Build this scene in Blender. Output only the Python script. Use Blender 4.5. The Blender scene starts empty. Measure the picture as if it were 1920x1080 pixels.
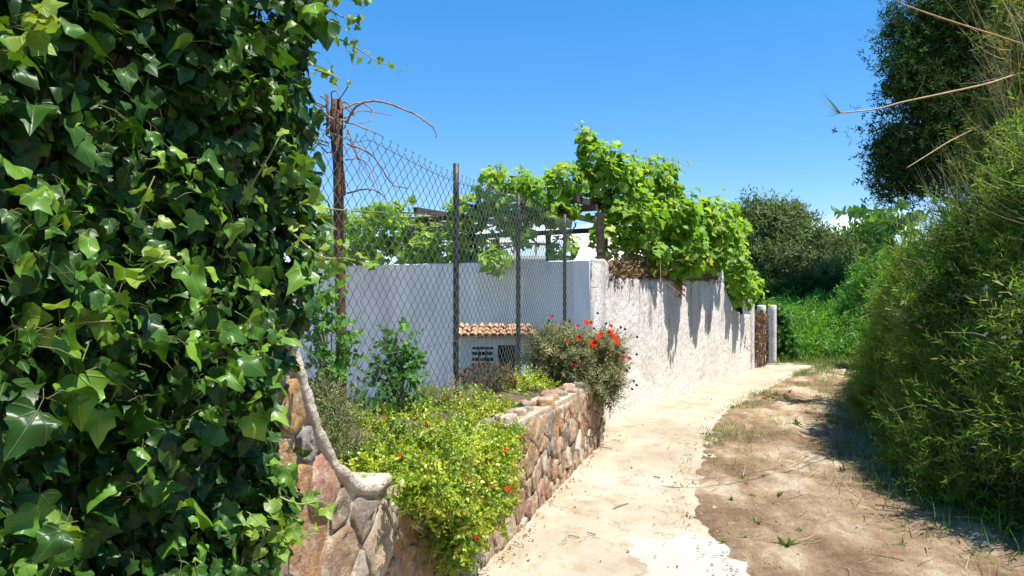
import bpy, math, random
import numpy as np
from mathutils import Vector, Matrix, noise

# ------------------------------------------------------------------ camera, sky, sun, exposure
S = bpy.context.scene
C = S.collection
rng = np.random.default_rng(11)
random.seed(5)
EYE = 1.6
F = 1390.0                       # focal length in pixels of a 1920 px wide picture

cam = bpy.data.objects.new('camera', bpy.data.cameras.new('camera'))
C.objects.link(cam)
cam.location = (0, 0, EYE)
cam.rotation_euler = (math.radians(90), 0, 0)
cam.data.sensor_width = 36
cam.data.lens = 36 * F / 1920
cam.data.shift_y = 5 / 1920
cam.data.clip_start = 0.05
cam.data.clip_end = 3000
S.camera = cam
S.render.resolution_x, S.render.resolution_y = 1024, 576

SUN_EL, SUN_AZ = 68.0, -22.0      # degrees; azimuth counted from +X towards +Y
sv = Vector((math.cos(math.radians(SUN_EL)) * math.cos(math.radians(SUN_AZ)),
             math.cos(math.radians(SUN_EL)) * math.sin(math.radians(SUN_AZ)), math.sin(math.radians(SUN_EL))))
sun = bpy.data.objects.new('sun', bpy.data.lights.new('sun', 'SUN'))
C.objects.link(sun)
sun.data.energy = 5.0
sun.data.angle = math.radians(0.55)
sun.data.color = (1.0, 0.95, 0.87)
sun.rotation_euler = sv.to_track_quat('Z', 'Y').to_euler()

world = bpy.data.worlds.new('World')
S.world = world
world.use_nodes = True
wn, wl = world.node_tree.nodes, world.node_tree.links
wn.clear()
wout = wn.new('ShaderNodeOutputWorld'); wbg = wn.new('ShaderNodeBackground')
sky = wn.new('ShaderNodeTexSky'); sky.sky_type = 'NISHITA'; sky.sun_disc = False
sky.sun_elevation = math.radians(SUN_EL)
sky.sun_rotation = math.radians(90 - SUN_AZ)
sky.altitude = 2200; sky.air_density = 1.0; sky.dust_density = 0.0; sky.ozone_density = 2.5
hsv = wn.new('ShaderNodeHueSaturation'); hsv.inputs['Saturation'].default_value = 1.84; hsv.inputs['Value'].default_value = 1.4
gam = wn.new('ShaderNodeGamma'); gam.inputs['Gamma'].default_value = .58
wl.new(sky.outputs[0], gam.inputs['Color']); wl.new(gam.outputs[0], hsv.inputs['Color'])
hsv.inputs['Hue'].default_value = .505
# low fair-weather clouds close to the horizon, all the way round
tc = wn.new('ShaderNodeTexCoord'); sep = wn.new('ShaderNodeSeparateXYZ'); wl.new(tc.outputs['Generated'], sep.inputs[0])
mp = wn.new('ShaderNodeMapping'); mp.inputs['Scale'].default_value = (3.2, 3.2, 15); mp.inputs['Location'].default_value = (11.1, 0.2, 0.0)
wl.new(tc.outputs['Generated'], mp.inputs[0])
cn = wn.new('ShaderNodeTexNoise'); cn.inputs['Scale'].default_value = 2.2; cn.inputs['Detail'].default_value = 7; cn.inputs['Roughness'].default_value = .55
wl.new(mp.outputs[0], cn.inputs['Vector'])
cr = wn.new('ShaderNodeMapRange'); cr.inputs['From Min'].default_value = .49; cr.inputs['From Max'].default_value = .58
wl.new(cn.outputs['Fac'], cr.inputs['Value'])
ce = wn.new('ShaderNodeMapRange'); ce.inputs['From Min'].default_value = .10; ce.inputs['From Max'].default_value = .075
wl.new(sep.outputs['Z'], ce.inputs['Value'])
cm = wn.new('ShaderNodeMath'); cm.operation = 'MULTIPLY'; wl.new(cr.outputs[0], cm.inputs[0]); wl.new(ce.outputs[0], cm.inputs[1])
cmix = wn.new('ShaderNodeMix'); cmix.data_type = 'RGBA'
wl.new(cm.outputs[0], cmix.inputs['Factor']); wl.new(hsv.outputs[0], cmix.inputs[6]); cmix.inputs[7].default_value = (6.2, 6.3, 6.5, 1)
wl.new(cmix.outputs[2], wbg.inputs['Color'])
wbg.inputs['Strength'].default_value = 0.15
wl.new(wbg.outputs[0], wout.inputs[0])

S.view_settings.view_transform = 'Standard'
S.view_settings.look = 'None'
S.view_settings.exposure = 1.02
S.view_settings.gamma = 1.0
S.view_settings.use_curve_mapping = False
S.cycles.max_bounces = 8
S.cycles.transparent_max_bounces = 8
S.cycles.diffuse_bounces = 4
S.cycles.use_denoising = True

# ------------------------------------------------------------------ helpers
def at(px, py, d):
    """A point of the place at distance d (metres ahead) from its place in a level 1920 px view."""
    return np.array([(px - 960) / F * d, d, EYE - (py - 545) / F * d])

def tag(o, label=None, cat=None, group=None, kind=None):
    if label: o['label'] = label
    if cat: o['category'] = cat
    if group: o['group'] = group
    if kind: o['kind'] = kind
    return o

def empty(name, loc=(0, 0, 0), **kw):
    o = bpy.data.objects.new(name, None); C.objects.link(o); o.location = loc; o.empty_display_size = .1
    return tag(o, **kw)

def make_mesh(name, V, T, rnd=None, luv=None, smooth=True):
    V = np.asarray(V, np.float32); T = np.asarray(T, np.int32)
    me = bpy.data.meshes.new(name)
    me.vertices.add(len(V)); me.vertices.foreach_set('co', V.ravel())
    k = T.shape[1]
    me.loops.add(T.size); me.loops.foreach_set('vertex_index', T.ravel())
    me.polygons.add(len(T))
    me.polygons.foreach_set('loop_start', np.arange(0, T.size, k, dtype=np.int32))
    me.polygons.foreach_set('loop_total', np.full(len(T), k, np.int32))
    me.polygons.foreach_set('use_smooth', np.full(len(T), smooth, bool))
    if rnd is not None:
        a = me.attributes.new('rnd', 'FLOAT', 'POINT'); a.data.foreach_set('value', np.asarray(rnd, np.float32))
    if luv is not None:
        a = me.attributes.new('luv', 'FLOAT_VECTOR', 'POINT'); a.data.foreach_set('vector', np.asarray(luv, np.float32).ravel())
    me.update(calc_edges=True)
    return me

def link(name, me, mat=None, parent=None, loc=None, **kw):
    o = bpy.data.objects.new(name, me); C.objects.link(o)
    if mat is not None and not me.materials: me.materials.append(mat)
    if parent is not None:
        o.parent = parent
        o.matrix_parent_inverse = Matrix.Translation(-parent.location)
    if loc is not None: o.location = loc
    return tag(o, **kw)

class Acc:
    """Collects triangles and builds ONE mesh object."""
    def __init__(s): s.V, s.T, s.R, s.L, s.n = [], [], [], [], 0
    def add(s, V, T, rnd=0.5, luv=None):
        V = np.asarray(V, float).reshape(-1, 3); T = np.asarray(T, int).reshape(-1, 3)
        s.V.append(V); s.T.append(T + s.n); s.n += len(V)
        s.R.append(np.broadcast_to(np.asarray(rnd, float), (len(V),)))
        s.L.append(np.zeros((len(V), 3)) if luv is None else np.asarray(luv, float))
        return s
    def mesh(s, name, smooth=True):
        return make_mesh(name, np.concatenate(s.V), np.concatenate(s.T), np.concatenate(s.R), np.concatenate(s.L), smooth)
    def build(s, name, mat, parent=None, smooth=True, **kw):
        return link(name, s.mesh(name, smooth), mat, parent, **kw)

def quads(Q):
    Q = np.asarray(Q, int); return np.concatenate([Q[:, [0, 1, 2]], Q[:, [0, 2, 3]]])

def tube(P, r, sides=5, cap=True):
    P = np.asarray(P, float); n = len(P)
    r = np.broadcast_to(np.asarray(r, float), (n,))
    t = np.gradient(P, axis=0); t /= np.linalg.norm(t, axis=1, keepdims=True) + 1e-9
    ref = np.array([0., 0, 1]) if abs(t[:, 2]).mean() < .8 else np.array([1., 0, 0])
    a = np.cross(t, ref); a /= np.linalg.norm(a, axis=1, keepdims=True) + 1e-9
    b = np.cross(t, a)
    ang = np.arange(sides) * 2 * math.pi / sides
    V = (P[:, None] + r[:, None, None] * (np.cos(ang)[None, :, None] * a[:, None] + np.sin(ang)[None, :, None] * b[:, None])).reshape(-1, 3)
    Q = [[i * sides + j, i * sides + (j + 1) % sides, (i + 1) * sides + (j + 1) % sides, (i + 1) * sides + j] for i in range(n - 1) for j in range(sides)]
    T = quads(Q)
    if cap:
        V = np.concatenate([V, P[:1], P[-1:]])
        e = [[n * sides, (j + 1) % sides, j] for j in range(sides)] + [[n * sides + 1, (n - 1) * sides + j, (n - 1) * sides + (j + 1) % sides] for j in range(sides)]
        T = np.concatenate([T, e])
    return V, T

def smooth_path(pts, n=12):
    """Catmull-Rom through the points."""
    p = np.asarray(pts, float); p = np.concatenate([2 * p[:1] - p[1:2], p, 2 * p[-1:] - p[-2:-1]])
    out = []
    for i in range(1, len(p) - 2):
        t = np.linspace(0, 1, n, endpoint=False)[:, None]
        a, b, c, d = p[i - 1], p[i], p[i + 1], p[i + 2]
        out.append(.5 * (2 * b + (c - a) * t + (2 * a - 5 * b + 4 * c - d) * t ** 2 + (3 * b - a - 3 * c + d) * t ** 3))
    return np.concatenate(out + [p[-2:-1]])

def box(x0, x1, y0, y1, z0, z1):
    V = np.array([[x, y, z] for x in (x0, x1) for y in (y0, y1) for z in (z0, z1)], float)
    return V, quads([[0, 1, 3, 2], [4, 6, 7, 5], [0, 4, 5, 1], [2, 3, 7, 6], [0, 2, 6, 4], [1, 5, 7, 3]])

def bar(a, b, w, h):
    """A squared timber from a to b."""
    a, b = np.asarray(a, float), np.asarray(b, float); t = b - a; t /= np.linalg.norm(t)
    up = np.array([0, 0, 1.]) if abs(t[2]) < .9 else np.array([0, 1., 0])
    s = np.cross(t, up); s /= np.linalg.norm(s); u = np.cross(s, t)
    V = np.array([p + i * s * w / 2 + j * u * h / 2 for p in (a, b) for i in (-1, 1) for j in (-1, 1)])
    return V, quads([[0, 1, 3, 2], [4, 6, 7, 5], [0, 4, 5, 1], [2, 3, 7, 6], [0, 2, 6, 4], [1, 5, 7, 3]])

def unit(v): return v / (np.linalg.norm(v, axis=-1, keepdims=True) + 1e-9)
def rv(n): return unit(rng.normal(size=(n, 3)))

def frames(nrm, tip):
    nrm = unit(np.asarray(nrm, float)); tip = np.asarray(tip, float)
    y = unit(tip - (tip * nrm).sum(-1, keepdims=True) * nrm)
    x = np.cross(y, nrm)
    return np.stack([x, y, nrm], axis=-1)

def scatter(acc, templates, pos, M, scale, rnd):
    """Adds one transformed template for every position."""
    pick = rng.integers(0, len(templates), len(pos))
    scale = np.broadcast_to(scale, (len(pos),)); rnd = np.broadcast_to(rnd, (len(pos),))
    for k, (tv, tt, tl) in enumerate(templates):
        i = np.where(pick == k)[0]
        if not len(i): continue
        V = pos[i][:, None] + scale[i][:, None, None] * np.einsum('nij,vj->nvi', M[i], tv)
        T = tt[None] + (np.arange(len(i)) * len(tv))[:, None, None]
        acc.add(V.reshape(-1, 3), T.reshape(-1, 3), np.repeat(rnd[i], len(tv)), np.tile(tl, (len(i), 1)))

def fbm(p, sc=1.0, o=3):
    return noise.fractal(Vector(p) * sc, .55, 2.0, o)

# ------------------------------------------------------------------ leaf templates: (verts, tris, luv)
def leaf(half, fold=.25, curl=.25, wave=.05, rings=2, petiole=0.0, cy=.33, lr=0.0, ph=0.0, soft=False):
    h = np.asarray(half, float)
    if soft:
        k = h[1:-1]; mids = (h[:-1] + h[1:]) / 2
        hh = [h[0]]
        for i in range(1, len(h) - 1): hh += [mids[i - 1] * .35 + h[i] * .65, h[i] * .85 + (mids[i - 1] + mids[i]) * .075, mids[i] * .35 + h[i] * .65]
        h = np.array(hh + [h[-1]])
    out = np.concatenate([h, (h[1:-1] * [-1, 1])[::-1]])
    n = len(out); c = np.array([0, cy])
    V2, T = [c], []
    for k in range(1, rings + 1):
        V2 += list(c + (out - c) * k / rings)
    for j in range(n):
        T.append([0, 1 + (j + 1) % n, 1 + j])
        for k in range(rings - 1):
            a, b = 1 + k * n + j, 1 + k * n + (j + 1) % n
            T += [[a, b, b + n], [a, b + n, a + n]]
    V2 = np.array(V2)
    x, y = V2[:, 0], V2[:, 1]
    z = fold * np.abs(x) - curl * y ** 2 - .5 * curl * x ** 2 + wave * np.sin(7 * y + ph) * np.sign(x) * np.abs(x) * 2
    V = np.stack([x, y, z], 1)
    L = np.stack([x, y, np.full(len(x), lr)], 1)
    T = np.array(T)
    if petiole:
        pv, pt = tube([[0, .02, 0], [0, -.5 * petiole, -.12 * petiole], [0.05, -petiole, -.45 * petiole]], [.013, .014, .016], 3, False)
        T = np.concatenate([T, pt + len(V)]); V = np.concatenate([V, pv]); L = np.concatenate([L, np.tile([[9, 9, lr]], (len(pv), 1))])
    return V, T, L

IVY_HALF = [(0, 0), (.16, -.10), (.36, -.08), (.47, .08), (.42, .24), (.44, .42), (.30, .58), (.15, .82), (0, 1.0)]
IVY2_HALF = [(0, 0), (.2, -.13), (.42, -.10), (.56, .10), (.40, .27), (.50, .52), (.27, .60), (.13, .84), (0, 1.06)]
IVY3_HALF = [(0, 0), (.2, -.07), (.38, .03), (.45, .22), (.40, .45), (.28, .66), (.13, .88), (0, 1.02)]
VINE_HALF = [(0, .05), (.10, -.14), (.28, -.17), (.46, -.02), (.43, .14), (.62, .30), (.56, .47), (.38, .52), (.34, .74), (.16, .78), (0, 1.0)]
OVATE_HALF = [(0, 0), (.2, .08), (.33, .3), (.26, .6), (.1, .86), (0, 1.0)]
HEART_HALF = [(0, .04), (.18, -.12), (.38, .02), (.4, .3), (.26, .62), (.1, .86), (0, 1.0)]
LANCE_HALF = [(0, 0), (.09, .3), (.07, .65), (0, 1.0)]
BROAD_LANCE_HALF = [(0, 0), (.15, .25), (.15, .55), (0, 1.0)]

def ivy_templates(n=8, rings=2, soft=False):
    r = random.Random(3); out = []
    for i in range(n):
        h = [IVY_HALF, IVY2_HALF, IVY3_HALF][i % 3]
        h = [(x * r.uniform(.9, 1.12) if x else 0, y * r.uniform(.96, 1.04)) for x, y in h]
        out.append(leaf(h, r.uniform(-.2, .5), r.uniform(.0, .55), r.uniform(.05, .3), rings, .8, lr=r.random(), ph=r.random() * 6, soft=soft))
    return out
def vine_templates(n=5, rings=1):
    r = random.Random(9)
    return [leaf([(x * r.uniform(.9, 1.1) if x else 0, y * r.uniform(.95, 1.05)) for x, y in VINE_HALF], r.uniform(0, .35), r.uniform(.1, .45), r.uniform(0, .15), rings, .6, lr=r.random(), ph=r.random() * 6) for _ in range(n)]

def shoot(half, n=12, length=1.0, size=.25, spread=.8, rings=1, stem=.008, seed=0, fold=.2, curl=.3, bend=.2, pairs=False, start=.08):
    """A stem along +y with leaves set round it in a spiral or in pairs."""
    r = random.Random(seed)
    V, T, L, k = [], [], [], 0
    def spine(t): return np.array([bend * t * t * math.sin(seed), length * t, bend * t * t * math.cos(seed)])
    sv_, st_ = tube([spine(t) for t in (0, .35, .7, 1)], [stem, stem * .8, stem * .6, stem * .3], 3, False)
    V.append(sv_); T.append(st_); L.append(np.tile([[9, 9, .5]], (len(sv_), 1))); k += len(sv_)
    for i in range(n):
        t = start + (1 - start) * (i + .5) / n
        a = i * 2.4 + r.uniform(-.3, .3) if not pairs else (i // 2) * 1.57 + (i % 2) * math.pi + r.uniform(-.2, .2)
        out = np.array([math.cos(a), 0, math.sin(a)])
        lift = spread * (1 - .65 * t) + r.uniform(-.15, .15)
        tip = out * math.sin(lift + .35) + np.array([0, math.cos(lift + .35), 0])
        nrm = -out * math.cos(lift + .35) + np.array([0, math.sin(lift + .35), 0]) + np.array([r.uniform(-.3, .3) for _ in range(3)])
        M = frames(nrm[None], tip[None])[0]
        lv, lt, ll = leaf(half, fold, curl * r.uniform(.4, 1.4), 0, rings, lr=r.random())
        s = size * (1 - .35 * t) * r.uniform(.75, 1.2)
        V.append(spine(t) + s * lv @ M.T); T.append(lt + k); L.append(ll); k += len(lv)
    return np.concatenate(V), np.concatenate(T), np.concatenate(L)

def blade(w=.02, bend=.5, n=4, seed=0):
    t = np.linspace(0, 1, n + 1)
    mid = np.stack([0 * t, t * math.cos(bend * .5), bend * t ** 2], 1)
    ww = w * (1 - t ** 1.6) + .0008
    V = np.concatenate([mid - np.stack([ww, 0 * t, 0 * t], 1), mid + np.stack([ww, 0 * t, 0 * t], 1)])
    Q = [[i, i + n + 1, i + n + 2, i + 1] for i in range(n)]
    L = np.stack([np.concatenate([-ww, ww]), np.concatenate([t, t]), np.full(2 * n + 2, seed % 1)], 1)
    return V, quads(Q), L

# ------------------------------------------------------------------ materials
def newmat(name):
    m = bpy.data.materials.new(name); m.use_nodes = True
    n = m.node_tree.nodes; n.clear()
    return m, n, m.node_tree.links

def ramp(n, l, fac, stops):
    r = n.new('ShaderNodeValToRGB'); e = r.color_ramp.elements
    while len(e) < len(stops): e.new(.5)
    for i, (p, c) in enumerate(stops):
        e[i].position = p; e[i].color = (*c, 1)
    if fac is not None: l.new(fac, r.inputs[0])
    return r.outputs[0]

def math_node(n, l, op, a, b=None, clamp=False):
    m = n.new('ShaderNodeMath'); m.operation = op; m.use_clamp = clamp
    for i, v in enumerate((a, b)):
        if v is None: continue
        if isinstance(v, (int, float)): m.inputs[i].default_value = v
        else: l.new(v, m.inputs[i])
    return m.outputs[0]

def mixrgb(n, l, fac, a, b, mode='MIX'):
    m = n.new('ShaderNodeMix'); m.data_type = 'RGBA'; m.blend_type = mode
    for i, v in ((0, fac), (6, a), (7, b)):
        if isinstance(v, (int, float)): m.inputs[i].default_value = v
        elif isinstance(v, tuple): m.inputs[i].default_value = (*v, 1)
        else: l.new(v, m.inputs[i])
    return m.outputs[2]

def noise_tex(n, l, scale, detail=4, rough=.55, vec=None, kind='ShaderNodeTexNoise'):
    t = n.new(kind); t.inputs['Scale'].default_value = scale
    if 'Detail' in t.inputs: t.inputs['Detail'].default_value = detail
    if 'Roughness' in t.inputs: t.inputs['Roughness'].default_value = rough
    if vec is not None: l.new(vec, t.inputs['Vector'])
    return t

def leaf_mat(name, stops, trans=.3, rough=.42, spec=.45, veins=0, obj=False, tint=(1.25, 1.25, .5), stem=(.16, .17, .05)):
    m, n, l = newmat(name)
    at_ = n.new('ShaderNodeAttribute'); at_.attribute_name = 'luv'
    sp = n.new('ShaderNodeSeparateXYZ'); l.new(at_.outputs['Vector'], sp.inputs[0])
    if obj:
        src = n.new('ShaderNodeObjectInfo').outputs['Random']
    else:
        a2 = n.new('ShaderNodeAttribute'); a2.attribute_name = 'rnd'; src = a2.outputs['Fac']
        src = math_node(n, l, 'ADD', math_node(n, l, 'MULTIPLY', src, .8), math_node(n, l, 'MULTIPLY', sp.outputs['Z'], .2))
    colr = ramp(n, l, src, stops)
    isst = math_node(n, l, 'GREATER_THAN', sp.outputs['X'], 5.0)
    bumpf = None
    if veins:
        ax = math_node(n, l, 'ABSOLUTE', sp.outputs['X'])
        ang = math_node(n, l, 'ARCTAN2', ax, math_node(n, l, 'ADD', sp.outputs['Y'], .02))
        fr = math_node(n, l, 'PINGPONG', ang, .36)           # palmate main veins
        rad = math_node(n, l, 'ADD', math_node(n, l, 'MULTIPLY', ax, 1.0), math_node(n, l, 'ABSOLUTE', sp.outputs['Y']))
        dist = math_node(n, l, 'MULTIPLY', fr, rad)
        mr = n.new('ShaderNodeMapRange'); mr.inputs['From Min'].default_value = .028; mr.inputs['From Max'].default_value = .004
        l.new(dist, mr.inputs['Value']); bumpf = mr.outputs[0]
        light = mixrgb(n, l, .5, colr, (.30, .36, .13))
        colr = mixrgb(n, l, math_node(n, l, 'MULTIPLY', bumpf, veins), colr, light)
    nz = noise_tex(n, l, 14, 3)
    colr = mixrgb(n, l, math_node(n, l, 'MULTIPLY', nz.outputs['Fac'], .35), colr, mixrgb(n, l, 1.0, colr, (.55, .6, .5), 'MULTIPLY'))
    colr = mixrgb(n, l, isst, colr, stem)
    b = n.new('ShaderNodeBsdfPrincipled'); l.new(colr, b.inputs['Base Color'])
    b.inputs['Roughness'].default_value = rough; b.inputs['Specular IOR Level'].default_value = spec
    if bumpf is not None:
        bp = n.new('ShaderNodeBump'); bp.inputs['Strength'].default_value = .35; bp.inputs['Distance'].default_value = .004; bp.invert = True
        l.new(bumpf, bp.inputs['Height']); l.new(bp.outputs[0], b.inputs['Normal'])
    t = n.new('ShaderNodeBsdfTranslucent'); l.new(mixrgb(n, l, 1.0, colr, tint, 'MULTIPLY'), t.inputs['Color'])
    mx = n.new('ShaderNodeMixShader'); mx.inputs[0].default_value = trans
    l.new(b.outputs[0], mx.inputs[1]); l.new(t.outputs[0], mx.inputs[2])
    o = n.new('ShaderNodeOutputMaterial'); l.new(mx.outputs[0], o.inputs[0])
    return m

def solid_mat(name, c1, c2, scale=6, rough=.8, bump=.3, bscale=40, bdist=.01, spec=.3, metal=0, detail=6, obj=0.0, stretch=None, extra=None):
    """Two colours mixed by noise, with fine relief."""
    m, n, l = newmat(name)
    tcn = n.new('ShaderNodeTexCoord'); vec = tcn.outputs['Object']
    if stretch:
        mpn = n.new('ShaderNodeMapping'); mpn.inputs['Scale'].default_value = stretch; l.new(vec, mpn.inputs[0]); vec = mpn.outputs[0]
    a = noise_tex(n, l, scale, detail, .6, vec)
    col = ramp(n, l, a.outputs['Fac'], [(.32, c1), (.68, c2)])
    if extra: col = extra(n, l, vec, col)
    b = n.new('ShaderNodeBsdfPrincipled'); l.new(col, b.inputs['Base Color'])
    b.inputs['Roughness'].default_value = rough; b.inputs['Specular IOR Level'].default_value = spec; b.inputs['Metallic'].default_value = metal
    c = noise_tex(n, l, bscale, 6, .65, vec)
    bp = n.new('ShaderNodeBump'); bp.inputs['Strength'].default_value = bump; bp.inputs['Distance'].default_value = bdist
    l.new(c.outputs['Fac'], bp.inputs['Height']); l.new(bp.outputs[0], b.inputs['Normal'])
    o = n.new('ShaderNodeOutputMaterial'); l.new(b.outputs[0], o.inputs[0])
    return m

MAT = {}
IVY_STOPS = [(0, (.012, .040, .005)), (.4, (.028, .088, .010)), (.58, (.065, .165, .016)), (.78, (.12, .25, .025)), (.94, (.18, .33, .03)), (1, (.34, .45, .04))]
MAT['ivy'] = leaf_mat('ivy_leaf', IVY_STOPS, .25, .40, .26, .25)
MAT['ivy_obj'] = leaf_mat('ivy_leaf_single', IVY_STOPS, .25, .37, .32, .3, obj=True)
MAT['ivy_young'] = leaf_mat('ivy_young_leaf', [(0, (.12, .24, .03)), (1, (.28, .38, .05))], .35, .42, .4, .5)
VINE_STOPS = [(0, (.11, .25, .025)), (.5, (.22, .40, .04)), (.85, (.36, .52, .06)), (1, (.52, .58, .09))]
MAT['vine'] = leaf_mat('grape_leaf', VINE_STOPS, .5, .5, .3, .2)
MAT['vine_obj'] = leaf_mat('grape_leaf_single', VINE_STOPS, .5, .5, .3, .2, obj=True)
MAT['dryleaf'] = leaf_mat('dead_leaf', [(0, (.12, .07, .04)), (.6, (.26, .16, .09)), (1, (.40, .16, .06))], .2, .7, .2)
MAT['climber'] = leaf_mat('climber_leaf', [(0, (.04, .14, .025)), (.6, (.10, .26, .04)), (1, (.22, .40, .06))], .38, .5, .3, .2)
MAT['trail'] = leaf_mat('trailing_leaf', [(0, (.09, .17, .02)), (.3, (.22, .34, .025)), (.7, (.38, .47, .035)), (.93, (.50, .54, .05)), (1, (.30, .20, .06))], .3, .4, .45)
MAT['olive'] = leaf_mat('dry_green_leaf', [(0, (.09, .10, .05)), (.5, (.16, .18, .075)), (.8, (.24, .25, .10)), (1, (.34, .28, .15))], .2, .6, .3)
MAT['greyleaf'] = leaf_mat('grey_green_leaf', [(0, (.10, .11, .05)), (.45, (.19, .205, .085)), (.75, (.28, .28, .12)), (1, (.40, .28, .14))], .22, .6, .3)
MAT['sedum'] = leaf_mat('brown_red_head', [(0, (.11, .04, .035)), (1, (.26, .12, .08))], .15, .7, .2)
MAT['hedge'] = leaf_mat('hedge_leaf', [(0, (.028, .085, .012)), (.4, (.075, .175, .022)), (.75, (.17, .30, .034)), (1, (.33, .38, .07))], .45, .55, .22)
MAT['hedge_top'] = leaf_mat('crest_leaf', [(0, (.05, .14, .018)), (.4, (.13, .27, .028)), (.75, (.25, .40, .042)), (1, (.38, .38, .10))], .46, .55, .3)
MAT['crest'] = leaf_mat('olive_crest_leaf', [(0, (.06, .11, .02)), (.5, (.15, .21, .04)), (.85, (.26, .29, .07)), (1, (.38, .30, .12))], .4, .55, .2)
MAT['straw'] = leaf_mat('dry_stem', [(0, (.22, .16, .09)), (1, (.46, .38, .24))], .1, .7, .2, stem=(.36, .29, .17))
MAT['darktree'] = leaf_mat('evergreen_leaf', [(0, (.016, .042, .012)), (.5, (.032, .078, .02)), (.85, (.065, .13, .034)), (1, (.12, .19, .06))], .22, .75, .06)
MAT['fartree'] = leaf_mat('grey_evergreen_leaf', [(0, (.06, .10, .04)), (.5, (.125, .185, .075)), (.85, (.20, .26, .115)), (1, (.27, .32, .15))], .25, .8, .05)
MAT['bracken'] = leaf_mat('bracken_leaf', [(0, (.06, .19, .025)), (.5, (.13, .32, .04)), (1, (.25, .46, .07))], .45, .5, .3)
MAT['sapling'] = leaf_mat('pinnate_leaf', [(0, (.06, .17, .04)), (1, (.16, .32, .08))], .4, .45, .4)
MAT['grass'] = leaf_mat('grass_blade', [(0, (.07, .15, .025)), (.6, (.15, .25, .04)), (1, (.32, .31, .11))], .3, .5, .3)
MAT['red'] = leaf_mat('red_petal', [(0, (.42, .008, .008)), (1, (.62, .02, .012))], .2, .8, .05, tint=(1.1, .3, .2))
MAT['orange'] = leaf_mat('orange_petal', [(0, (.50, .02, .004)), (.6, (.66, .06, .006)), (1, (.72, .14, .012))], .25, .8, .05, tint=(1.1, .5, .3))
MAT['white_petal'] = leaf_mat('cream_petal', [(0, (.55, .52, .40)), (1, (.75, .72, .62))], .25, .5, .3, tint=(1, 1, .9))
MAT['seed'] = solid_mat('dark_seed_head', (.03, .012, .012), (.08, .03, .025), 60, .8, .4, 200, .002)
MAT['bark'] = solid_mat('brown_bark', (.07, .05, .035), (.17, .125, .085), 14, .85, .8, 60, .01, stretch=(1, 1, .25))
MAT['twig'] = solid_mat('dry_twig', (.16, .085, .055), (.34, .23, .16), 30, .8, .5, 120, .003)
MAT['cane'] = solid_mat('reed_cane', (.30, .17, .08), (.44, .30, .16), 12, .5, .2, 60, .003, stretch=(1, 1, 1))
MAT['rust'] = solid_mat('rusty_iron', (.045, .02, .013), (.17, .075, .04), 22, .85, .7, 90, .004, stretch=(1, 1, .35))
MAT['darkpost'] = solid_mat('dark_painted_iron', (.018, .02, .018), (.055, .045, .035), 20, .5, .35, 120, .002)
MAT['wire'] = solid_mat('coated_wire', (.06, .085, .075), (.14, .16, .15), 40, .32, .1, 200, .001, spec=.7)
MAT['timber'] = solid_mat('dark_timber', (.03, .022, .017), (.09, .065, .05), 10, .8, .6, 50, .006, stretch=(1, 1, 4))
MAT['paletimber'] = solid_mat('pale_timber', (.30, .20, .13), (.46, .33, .22), 10, .8, .4, 50, .004)
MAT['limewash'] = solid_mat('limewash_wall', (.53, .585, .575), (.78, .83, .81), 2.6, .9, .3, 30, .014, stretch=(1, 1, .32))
MAT['whitepaint'] = solid_mat('white_render', (.72, .70, .66), (.84, .83, .8), 2.5, .85, .2, 40, .006)
MAT['palegreen'] = solid_mat('pale_green_render', (.50, .60, .56), (.66, .74, .69), 5, .85, .3, 50, .006)
MAT['black'] = solid_mat('dark_opening', (.012, .012, .014), (.03, .028, .028), 8, .7, .2, 40, .004)
MAT['clay'] = solid_mat('clay_tile', (.26, .10, .05), (.60, .36, .20), 16, .8, .4, 60, .005)
MAT['soil'] = solid_mat('dark_soil', (.06, .042, .028), (.15, .105, .07), 9, .95, .8, 40, .03)
MAT['stem'] = solid_mat('green_stem', (.14, .17, .05), (.26, .27, .09), 20, .6, .2, 80, .002)

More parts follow.
